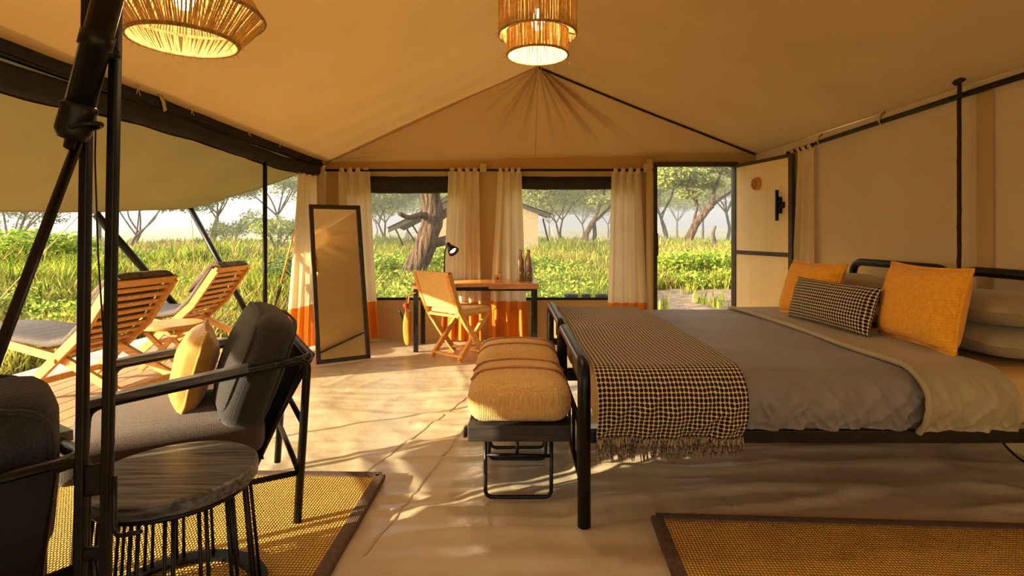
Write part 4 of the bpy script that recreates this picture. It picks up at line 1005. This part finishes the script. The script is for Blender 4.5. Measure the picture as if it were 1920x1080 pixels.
tp = thing('tent_pole', 'thin black pole slanting down to the left edge', 'pole', b2)
MB().tube([a, a.lerp(b2, .5), b2], .0095, 10).build('tube', M_black, tp)

# ------------------------------------------------------------------ pendant lamps
def ring(c, r, z, rr_, n=48): return [Vector((c[0]+r*math.cos(2*PI*i/n), c[1]+r*math.sin(2*PI*i/n), z)) for i in range(n)]
def winding(c, r0, z0, r1, z1, n, rs=.0032, seed=0):
    mb = MB(); rd = random.Random(seed)
    for i in range(n):
        t = 2*PI*i/n+rd.uniform(-.012, .012); t2 = t+rd.uniform(-.03, .03)
        a = Vector((c[0]+r0*math.cos(t), c[1]+r0*math.sin(t), z0)); b = Vector((c[0]+r1*math.cos(t2), c[1]+r1*math.sin(t2), z1))
        mb.tube([a, a.lerp(b, .5)+Vector((rd.uniform(-.002, .002), rd.uniform(-.002, .002), 0)), b], rs*rd.uniform(.8, 1.25), 5, caps=False)
    return mb
def frays(c, r, z, n, seed):
    rd = random.Random(seed); mb = MB()
    for i in range(n):
        t = rd.uniform(0, 6.28); a = Vector((c[0]+r*math.cos(t), c[1]+r*math.sin(t), z)); ln = rd.uniform(.008, .03)
        mb.tube([a, a+Vector((math.cos(t)*ln*.6, math.sin(t)*ln*.6, rd.uniform(-.4, .3)*ln)), a+Vector((math.cos(t)*ln, math.sin(t)*ln, rd.uniform(-1, .3)*ln))], .0006, 3, caps=False)
    return mb
def bulb_light(name, loc, watt, col=(1.0, .78, .47), rad=.035):
    ld = bpy.data.lights.new(name, 'POINT'); ld.energy = watt; ld.color = col; ld.shadow_soft_size = rad
    lo = bpy.data.objects.new(name, ld); C.objects.link(lo); lo.location = loc; return lo
def bulb(c, z, parent):
    MB().lathe([(.0, -.05), (.020, -.045), (.032, -.025), (.034, -.005), (.026, .02), (.015, .04), (.014, .05)], (c[0], c[1], z), 16).build('bulb', M_bulb, parent)
    MB().lathe([(.016, .05), (.02, .055), (.02, .10), (.006, .11)], (c[0], c[1], z), 12).build('socket', M_black, parent)
# left: double-cone shade over the seating
c1 = (-1.17, 1.92); zc = ZL+(ZA-ZL)*((c1[0]-XL)/(XA-XL))
l1_ = thing('pendant_lamp', 'double-cone jute string pendant lamp over the armchairs', 'lamp', (c1[0], c1[1], 1.88), group='jute pendant lamps')
zz = [(.175, 1.885), (.262, 1.985), (.15, 2.17)]
w1_ = winding(c1, zz[0][0], zz[0][1], zz[1][0], zz[1][1], 190, .0030, 1).build('lower_winding', M_string, l1_); w1_['kind'] = 'stuff'
w2_ = winding(c1, zz[1][0], zz[1][1], zz[2][0], zz[2][1], 170, .0030, 2).build('upper_winding', M_string, l1_); w2_['kind'] = 'stuff'
for r_, z_ in zz: MB().tube(ring(c1, r_, z_, 0), .0075, 6, closed=True).build('rim', M_stringrim, l1_)
fr_ = frays(c1, .178, 1.885, 90, 5).build('loose_fibres', M_string, l1_); fr_['kind'] = 'stuff'
MB().tube([(c1[0]+.17, c1[1]-.03, 1.885), (c1[0]+.175, c1[1]-.03, 1.86), (c1[0]+.19, c1[1]-.02, 1.82)], .0008, 3).build('loose_thread', M_string, l1_)
for k_ in range(3):
    t = k_*2.094+.4; MB().tube([(c1[0]+.15*math.cos(t), c1[1]+.15*math.sin(t), 2.17), (c1[0], c1[1], 2.14)], .003, 5).build('spoke', M_black, l1_)
bulb(c1, 2.045, l1_); MB().tube([(c1[0], c1[1], 2.14), (c1[0], c1[1], zc)], .004, 6).build('cable', M_black, l1_)
b_ = bulb_light('pendant_light', (c1[0], c1[1], 1.955), LAMP_W[0]); 
# middle: two-tier drum
c2 = (.127, 2.68); zc2 = ZA-.05
l2_ = thing('pendant_lamp', 'two-tier jute string drum pendant lamp in the middle of the tent', 'lamp', (c2[0], c2[1], 2.07), group='jute pendant lamps')
for (r_, z0_, z1_, n_s, nm, sdv) in ((.150, 2.085, 2.20, 150, 'lower_drum', 3), (.192, 2.185, 2.44, 190, 'upper_drum', 4)):
    q = winding(c2, r_, z0_, r_, z1_, n_s, .0036, sdv).build(nm, M_string, l2_); q['kind'] = 'stuff'
    for z_ in (z0_, z1_): MB().tube(ring(c2, r_, z_, 0), .006, 6, closed=True).build('rim', M_stringrim, l2_)
    q = frays(c2, r_+.003, z0_, 70, sdv+9).build('loose_fibres', M_string, l2_); q['kind'] = 'stuff'
for k_ in range(3):
    t = k_*2.094; MB().tube([(c2[0]+.192*math.cos(t), c2[1]+.192*math.sin(t), 2.43), (c2[0], c2[1], 2.38)], .003, 5).build('spoke', M_black, l2_)
    MB().tube([(c2[0]+.192*math.cos(t), c2[1]+.192*math.sin(t), 2.187), (c2[0]+.150*math.cos(t), c2[1]+.150*math.sin(t), 2.198)], .003, 5).build('tier_spoke', M_black, l2_)
bulb(c2, 2.26, l2_); MB().tube([(c2[0], c2[1], 2.36), (c2[0], c2[1], zc2)], .004, 6).build('cable', M_black, l2_)
bulb_light('pendant_light', (c2[0], c2[1], 2.13), LAMP_W[1])

# ------------------------------------------------------------------ curtains
def curtain(label, p0, p1, q0, q1, ztop, zsplit, zbot, folds, seed, mats=(M_cream, M_orange), amp=.028, tabs=4, band='orange_band', pleat=None):
    """p0,p1: top ends on the rod; q0,q1: hem ends"""
    p0, p1, q0, q1 = map(Vector, (p0, p1, q0, q1))
    o = thing('curtain', label, 'curtain', (p0+p1)/2, group='tab-top voile curtains')
    def sheet(z0, z1):
        def f(a, b):
            z = z0+(z1-z0)*b; t = (ztop-z)/(ztop-zbot); A = p0.lerp(q0, t**1.2); B = p1.lerp(q1, t**1.2)
            p = A.lerp(B, a); d = (B-A).normalized(); n = Vector((d.y, -d.x, 0))
            ph = a*folds*2*PI+seed+0.6*nz(a*3, t*1.5, seed)
            off = amp*(.55+.6*t)*(math.sin(ph)+.35*math.sin(ph*2.1+seed))
            return (p.x+n.x*off, p.y+n.y*off, z)
        return f
    MB().grid(sheet(ztop, zsplit), int(folds*14), 26).build('voile', mats[0], o)
    MB().grid(sheet(zsplit, zbot), int(folds*14), 16).build(band, mats[1], o)
    for i in range(tabs):
        a = (i+.5)/tabs; p = Vector(sheet(ztop, zsplit)(a, 0)); c = p0.lerp(p1, a); d = (p1-p0).normalized(); n = Vector((d.y, -d.x, 0))
        MB().strip([p+Vector((0, 0, -.02)), c+n*.022+Vector((0, 0, ztop*0+.03+0*c.z)), c+Vector((0, 0, .052)), c-n*.022+Vector((0, 0, .03)), c-n*.015+Vector((0, 0, -.02))], (p1-p0).length/tabs*.62, .003, up=n if abs(n.z) < .9 else (0, 0, 1)).build('tab', mats[0], o)
    return o
YC = YB-.085; ZT = 1.882
def cx(u, y=YC): return (u-PX)/F*y
def back_curtain(label, t0, t1, b0_, b1_, folds, seed, vb, vs=563):
    curtain(label, (cx(t0), YC, ZT), (cx(t1), YC, ZT), (cx(b0_, YC-.05), YC-.06, 0), (cx(b1_, YC-.05), YC-.06, 0), ZT, Z6(vs), Z6(vb), folds, seed)
back_curtain('cream curtain with orange hem behind the tall mirror', 634, 694, 648, 712, 3, .4, 630)
back_curtain('cream curtain with orange hem behind the desk chair', 841, 898, 826, 905, 4, 2.1, 633)
back_curtain('cream curtain with orange hem behind the bottles on the desk', 933, 978, 914, 990, 3, 4.0, 633, 562)
back_curtain('cream curtain with orange hem beside the door jamb', 1147, 1203, 1138, 1217, 4, 5.2, 633, 565)
curtain('cream and grey curtain gathered at the back left corner of the open side', (XL-.01, 5.30, 1.86), (XL-.01, 5.86, 1.86), (XL-.12, 5.22, 0), (XL+.04, 5.80, 0), 1.86, .45, .02, 4, 1.0, amp=.034)
MB_ = curtain('plain cream curtain hanging on the right wall beside the open door', (XR-.05, 5.22, 1.965), (XR-.05, 4.82, 1.965), (XR-.10, 5.38, 0), (XR-.05, 4.80, 0), 1.965, .45, .02, 4, 3.3, (M_cream, M_cream), amp=.03, band='lower_voile')

# ------------------------------------------------------------------ mirror
ml0, ml1 = Vector((-1.765, 4.86, 0.012)), Vector((-1.345, 5.11, 0.012)); up_ = Vector((-.19, .32, 1.46))
mo = thing('floor_mirror', 'tall floor mirror in a dark weathered frame leaning back', 'mirror', (ml0+ml1)/2)
e1 = (ml1-ml0).normalized(); e2 = up_.normalized(); e3 = e1.cross(e2); Wm, Hm, fw = (ml1-ml0).length, up_.length, .038
def mpt(x, y, z=0): return ml0+e1*x+e2*y-e3*(-z)*1.0
fo_ = -e3 if e3.y > 0 else e3
def mp(x, y, z=0): return ml0+e1*x+e2*y+fo_*z
for a, b, nm in (((0, fw/2), (Wm, fw/2), 'frame_rail'), ((0, Hm-fw/2), (Wm, Hm-fw/2), 'frame_rail'), ((fw/2, 0), (fw/2, Hm), 'frame_stile'), ((Wm-fw/2, 0), (Wm-fw/2, Hm), 'frame_stile')):
    MB().bar(mp(*a, 0.005), mp(*b, 0.005), .032, fw, up=e2 if nm == 'frame_rail' else e1, bev=.003).build(nm, M_greywood if nm == 'x' else M_blackwood, mo, smooth=False)
g_ = MB().add([mp(fw, fw, .004), mp(Wm-fw, fw, .004), mp(Wm-fw, Hm-fw, .004), mp(fw, Hm-fw, .004)], [(0, 1, 2, 3)]).build('glass', M_mirror, mo, smooth=False)
bk_ = MB().add([mp(0.01, 0.01, -.008), mp(Wm-.01, .01, -.008), mp(Wm-.01, Hm-.01, -.008), mp(.01, Hm-.01, -.008)], [(3, 2, 1, 0)]).build('back_board', M_blackwood, mo, smooth=False)
pr = mp(Wm/2, Hm*.96, -.02); MB().bar(pr, (pr.x-.16, pr.y+.36, 0.005), .03, .02).build('prop_stand', M_blackwood, mo, smooth=False)

# ------------------------------------------------------------------ desk, chair and what stands on the desk
dk = thing('desk', 'narrow wooden desk on black steel legs under the windows', 'desk', (-.37, 5.67, 0))
x0, x1, y0, y1 = -1.005, .268, 5.42, 5.90
MB().box(((x0+x1)/2, (y0+y1)/2, .677), (x1-x0, y1-y0, .034), bev=.004).build('top', M_deskwood, dk, smooth=False)
for xa, xb in ((x0+.0, x0+.44), (x0+.77, x1)): MB().box(((xa+xb)/2, y0-.006, .665), (xb-xa, .018, .055), bev=.004).build('front_lip', M_deskwood, dk, smooth=False)
for x in (x0+.035, x1-.035):
    for y in (y0+.02, y1-.03): MB().box((x, y, .325), (.045, .045, .65), bev=.004).build('leg', M_black, dk, smooth=False)
for a, b in (((x0+.035, y0+.02), (x1-.035, y0+.02)), ((x0+.035, y1-.03), (x1-.035, y1-.03)), ((x0+.035, y0+.02), (x0+.035, y1-.03)), ((x1-.035, y0+.02), (x1-.035, y1-.03))):
    MB().bar((*a, .635), (*b, .635), .035, .035).build('apron', M_black, dk, smooth=False)
ZD = .694
# folding chair
ca, cb = Vector((-.816, 5.247, 0)), Vector((-.45, 4.947, 0)); ce = (cb-ca).normalized(); cf = Vector((-ce.y, ce.x, 0)); cw = (cb-ca).length
ch = thing('desk_chair', 'folding wooden chair with tan fabric back at the desk', 'chair', (ca+cb)/2)
def cp_(s, t, z): return ca+ce*s+cf*t+Vector((0, 0, z))
prof = [(-.17, .83), (-.13, .72), (-.085, .60), (-.035, .49), (.04, .38), (.13, .26), (.24, .12), (.335, .012)]
for s in (0.02, cw-.02):
    sharp(MB().strip([cp_(s, t, z) for t, z in prof], .048, .034, up=ce).build('back_stile', M_oak, ch))
    MB().bar(cp_(s+(.034 if s < .1 else -.034), .0, .012), cp_(s+(.034 if s < .1 else -.034), .40, .425), .046, .032, up=ce, bev=.003).build('leg', M_oak, ch, smooth=False)
    MB().bar(cp_(s+(.03 if s < .1 else -.03), -.02, .43), cp_(s+(.03 if s < .1 else -.03), .43, .445), .022, .036, bev=.003).build('seat_rail', M_oak, ch, smooth=False)
for t, z in ((.03, .05), (.30, .06), (-.02, .43), (.42, .44)): MB().bar(cp_(.03, t, z), cp_(cw-.03, t, z), .03, .022, bev=.003).build('stretcher', M_oak, ch, smooth=False)
def bkf(a, b):
    z = .50+.345*b; t = float(np.interp(z, [p[1] for p in reversed(prof)], [p[0] for p in reversed(prof)]))
    return cp_(-.004+(cw+.008)*a, t+.02*math.sin(PI*a)-.024, z)
def bkf2(a, b): return Vector(bkf(1-a, b))+cf*.05
bb_ = MB(); bb_.grid(bkf, 10, 8); bb_.grid(bkf2, 10, 8)
bb_.grid(lambda a, b: Vector(bkf(a, 1)).lerp(Vector(bkf2(1-a, 1)), b), 10, 1); bb_.grid(lambda a, b: Vector(bkf(a, 0)).lerp(Vector(bkf2(1-a, 0)), 1-b), 10, 1)
bb_.build('fabric_back', M_gold, ch)
rm = Matrix((ce, cf, Vector((0, 0, 1)))).transposed()
MB().rbox((cw-.05, .43, .055), .024, 8, cp_(cw/2, .205, .468), None, rm).build('seat_pad', M_gold, ch)

# desk lamp
lx, ly = cx(834, 5.80), 5.80
dlamp = thing('desk_lamp', 'small black gooseneck desk lamp with a lit bulb', 'lamp', (lx, ly, ZD))
MB().lathe([(0, ZD+.02), (.06, ZD+.018), (.07, ZD+.008), (.07, ZD)], (lx, ly, 0), 24).build('base', M_black, dlamp)
hp = P(846, 466, 5.72)
MB().tube([(lx, ly, ZD+.01), (lx-.005, ly, ZD+.18), (lx, ly, ZD+.29), (lx+.012, ly-.02, ZD+.34), hp+Vector((-.035, .01, .045))], .0065, 8).build('gooseneck', M_black, dlamp)
hdir = Vector((.55, -.45, -.62)).normalized(); hq = Vector((0, 0, 1)).rotation_difference(hdir).to_matrix()
sh = MB().lathe([(.012, -.075), (.026, -.072), (.028, -.03), (.034, -.02), (.052, .02), (.062, .055), (.058, .055), (.046, .02), (.020, -.01)], seg=24); sh.v = [hq @ v+hp for v in sh.v]
sh.build('shade', M_black, dlamp)
bl_ = MB().lathe([(0, .045), (.02, .042), (.034, .03), (.036, .015), (.02, -.005)], seg=16); bl_.v = [hq @ v+hp for v in bl_.v]; bl_.build('bulb', M_bulb2, dlamp)
sld = bpy.data.lights.new('desk_lamp_light', 'SPOT'); sld.energy = 12; sld.color = (1, .8, .5); sld.spot_size = R(120); sld.spot_blend = .6; sld.shadow_soft_size = .03
slo = bpy.data.objects.new('desk_lamp_light', sld); C.objects.link(slo); slo.location = hp+hdir*.06; slo.rotation_euler = hdir.to_track_quat('-Z', 'Y').to_euler()

# bottles and glasses
for u, lb in ((976, 'left bronze steel bottle on the desk'), (991, 'right bronze steel bottle on the desk')):
    x = cx(u, 5.78); o = thing('steel_bottle', lb, 'bottle', (x, 5.78, ZD), group='bottles on the desk')
    MB().lathe([(0, ZD), (.036, ZD), (.038, ZD+.006), (.038, ZD+.19), (.034, ZD+.225), (.022, ZD+.26), (.016, ZD+.285), (.016, ZD+.29)], (x, 5.78, 0), 20).build('body', M_steelb, o)
    MB().lathe([(.0185, ZD+.288), (.0195, ZD+.292), (.0195, ZD+.322), (.016, ZD+.328), (0, ZD+.329)], (x, 5.78, 0), 16).build('cap', M_steelb, o)
for u, lb in ((979, 'left clear drinking glass before the bottles'), (994, 'right clear drinking glass before the bottles')):
    x = cx(u, 5.67); tag(MB().lathe([(0, ZD+.001), (.030, ZD+.001), (.034, ZD+.155), (.032, ZD+.155), (.0285, ZD+.012), (0, ZD+.012)], (x, 5.67, 0), 20).build('drinking_glass', M_glass), lb, 'glass', 'glasses on the desk')
bxo = thing('wooden_box', 'small cube-shaped wooden box on the desk', 'box', (cx(934, 5.6), 5.6, ZD))
MB().box((cx(934, 5.6), 5.6, ZD+.037), (.072, .072, .074), bev=.004).build('body', M_oak, bxo, smooth=False)
kn = MB().lathe([(0, .004), (.010, .003), (.011, 0)], seg=12); kn.v = [rx.to_3x3() @ v+Vector((cx(934, 5.6)-.004, 5.6-.036, ZD+.038)) for v in kn.v]; kn.build('knob', M_blackwood, bxo)

# pouch hanging on the desk leg
pp = Vector((x0-.045, 5.46, 0))
po = thing('hanging_pouch', 'tan leather pouch strapped to the left desk leg', 'pouch', pp+Vector((0, 0, .12)))
MB().rbox((.05, .15, .34), .02, 6, pp+Vector((0.0, .0, .24)), lambda q, a: (q.x+(.02*(1-a[2]**2) if a[0] < 0 else 0)*-1, q.y*(1-.25*max(0, -a[2])), q.z)).build('body', M_pouch, po)
MB().tube(fillet([pp+Vector((-.02, -.04, .4)), pp+Vector((0, -.05, .58)), pp+Vector((.09, -.05, .60)), pp+Vector((.09, .06, .59)), pp+Vector((0, .06, .57)), pp+Vector((-.02, .04, .4))], .02, 4), .009, 6).build('strap', M_strap, po)
tag(MB().tube([pp+Vector((-.035, -.03, .30)), pp+Vector((-.06, -.05, .38)), pp+Vector((-.085, -.06, .44))], [.010, .010, .008], 8).build('flashlight', M_black), 'thin black stick poking out of the tan pouch', 'flashlight')
kn = thing('red_torch', 'red round-ended torch standing in the tan pouch', 'torch', pp+Vector((-.03, .0, .38)))
MB().tube([pp+Vector((-.02, -.02, .36)), pp+Vector((-.022, -.02, .44))], .013, 8).build('handle', M_black, kn)
MB().lathe([(0, -.03), (.022, -.022), (.030, 0), (.022, .024), (0, .031)], pp+Vector((-.022, -.02, .465)), 14).build('red_head', M_red, kn)

# paddle-like spear leaning outside the corner curtain
spr = thing('wooden_paddle', 'slim carved wooden spear leaning outside the corner curtain', 'spear', P(512, 580, 5.95))
MB().tube([P(556, 415, 5.95), P(545, 460, 5.95), P(527, 530, 5.95)], [.006, .012, .009], 8).build('shaft', M_oak, spr)
pa, pb, pcn = P(529, 535, 5.95), P(516, 560, 5.95), P(511, 590, 5.95)
sp_ = MB(); ax = (pb-pa).normalized(); sd_v = Vector((ax.z, 0, -ax.x))
sp_.add([pa, pa.lerp(pb, .4)+sd_v*.022, pcn, pa.lerp(pb, .4)-sd_v*.022, pa.lerp(pb, .5)+Vector((0, .008, 0)), pa.lerp(pb, .5)-Vector((0, .008, 0))], [(0, 1, 4), (1, 2, 4), (2, 3, 4), (3, 0, 4), (1, 0, 5), (2, 1, 5), (3, 2, 5), (0, 3, 5)])
sp_.build('blade', M_barkgrey, spr, smooth=False)

# ------------------------------------------------------------------ deck loungers and deck table
def lounger(label, near_foot, d):
    """near_foot: floor point of the nearer front foot; d: unit vector the lounger faces"""
    o = thing('deck_lounger', label, 'deck chair', near_foot, group='teak deck loungers'); d = Vector((*d, 0)).normalized(); per = Vector((d.y, -d.x, 0))
    if per.y < 0: per = -per
    Wd = .58
    def q(t, s, z): return Vector(near_foot)-d*t+per*s+Vector((0, 0, z))
    back = [(0, .02), (.516, .474), (.757, .815)]; seat = [(.86, .02), (.32, .27), (-.16, .365), (-.62, .40)]
    def bt(z): return float(np.interp(z, [b[1] for b in back], [b[0] for b in back]))
    for s in (.018, Wd-.018):
        sharp(MB().strip([q(t, s, z) for t, z in back], .066, .034, up=per).build('back_stile', M_teak, o))
        s2 = s+(.036 if s < .1 else -.036)
        sharp(MB().strip([q(t, s2, z) for t, z in seat], .058, .030, up=per).build('seat_rail', M_teak, o))
        MB().bar(q(.30, s-.03, .27), q(.30, s+.03, .27), .028, .028).build('pivot', M_teak, o, smooth=False)
    n = 9
    for i in range(n):
        z = .30+.455*i/(n-1); t = bt(z); z2 = z+.03; t2 = bt(z2)
        up = (q(t2, 0, z2)-q(t, 0, z)).normalized()
        MB().bar(q(t, .03, z), q(t, Wd-.03, z), .014, .036, up=up, bev=.002).build('back_slat', M_teak, o, smooth=False)
    MB().bar(q(.757, 0, .815), q(.757, Wd, .815), .03, .06, up=(q(.757, 0, .815)-q(.7, 0, .735)).normalized(), bev=.004).build('top_rail', M_teak, o, smooth=False)
    for t, z in ((.80, .06), (.08, .09), (-.60, .395)): MB().bar(q(t, .03, z), q(t, Wd-.03, z), .03, .045, bev=.003).build('stretcher', M_teak, o, smooth=False)
    for i in range(7):
        t = .22-.13*i; z = float(np.interp(-t, [-.86, -.32, .16, .62], [.02, .27, .365, .40])); MB().bar(q(t, .05, z+.012), q(t, Wd-.05, z+.012), .06, .014).build('seat_slat', M_teak, o, smooth=False)
    # seat and back pad in one length, then the folded head cover
    cpt = [(-.62, .45), (-.16, .415), (.20, .375), (.34, .40), (.47, .52), (.70, .84)]
    pad = MB(); ring_n = len(cpt)
    def pf(a, b):
        i = a*(len(cpt)-1); k = min(int(i), len(cpt)-2); f = i-k; t = cpt[k][0]+(cpt[k+1][0]-cpt[k][0])*f; z = cpt[k][1]+(cpt[k+1][1]-cpt[k][1])*f
        ang = b*2*PI; ca_, sa_ = math.cos(ang), math.sin(ang); s = Wd/2+(Wd/2-.025)*math.copysign(abs(ca_)**.35, ca_); hh = .032*math.copysign(abs(sa_)**.6, sa_)*min(1, 6*min(a, 1-a)+.25)
        tan = Vector((cpt[k+1][0]-cpt[k][0], 0, cpt[k+1][1]-cpt[k][1])).normalized(); return q(t-tan.z*hh*1.0, s, z+tan.x*hh)
    pad.grid(pf, 30, 24).build('pad', M_greycush, o)
    hc = MB()
    prof2 = [(.50, .60, .05), (.58, .70, .05), (.66, .80, .045), (.715, .855, .03), (.75, .868, .022), (.79, .845, .018)]
    def hf(a, b):
        i = a*(len(prof2)-1); k = min(int(i), len(prof2)-2); f = i-k; t, z, th_ = [prof2[k][j]+(prof2[k+1][j]-prof2[k][j])*f for j in range(3)]
        ang = b*2*PI; ca_, sa_ = math.cos(ang), math.sin(ang); s = Wd/2+(Wd/2-.05)*math.copysign(abs(ca_)**.3, ca_)
        tan = Vector((prof2[k+1][0]-prof2[k][0], 0, prof2[k+1][1]-prof2[k][1])).normalized(); hh = th_*math.copysign(abs(sa_)**.7, sa_)*(1+.25*nz(s*9, a*5, t))*min(1, 5*min(a, 1-a)+.3)
        return q(t-tan.z*hh-.05*(1-a), s, z+tan.x*hh)
    hc.grid(hf, 24, 32).build('head_cover', M_browncloth, o)
    return o
lounger('slatted teak lounger with grey pad nearer to the viewer on the deck', (-3.526, 3.85, .027), (-.985, .17))
lounger('slatted teak lounger with grey pad at the far end of the deck', (-3.61, 5.22, .027), (-.998, .06))
tcx, tcy, tr_r = -3.0, 4.74, .25
dt = thing('deck_table', 'small round teak folding table between the two loungers', 'table', (tcx, tcy, .027))
sharp(MB().lathe([(0, .41), (tr_r-.006, .41), (tr_r, .404), (tr_r, .384), (tr_r-.006, .378), (0, .378)], (tcx, tcy, 0), 40).build('top', M_teak, dt))
for s in (-.14, .14):
    MB().bar((tcx-.17, tcy+s, .03), (tcx+.17, tcy+s, .37), .028, .038, bev=.003).build('leg', M_teak, dt, smooth=False)
    MB().bar((tcx+.17, tcy+s*.75, .03), (tcx-.17, tcy+s*.75, .37), .028, .038, bev=.003).build('leg', M_teak, dt, smooth=False)
for x in (-.17, .17): MB().bar((tcx+x, tcy-.15, .36), (tcx+x, tcy+.15, .36), .03, .03).build('bearer', M_teak, dt, smooth=False)
for x in (-.14, .14): MB().bar((tcx+x, tcy-.15, .065), (tcx+x, tcy+.15, .065), .03, .03).build('stretcher', M_teak, dt, smooth=False)

# cable under the bed by the wall
tag(MB().tube(fillet([(2.60, 2.95, .36), (2.60, 2.9, .12), (2.63, 2.8, .02), (2.70, 2.4, .014)], .1, 6), .006, 6).build('power_cable', M_black), 'black power cable drooping under the bed head', 'cable')
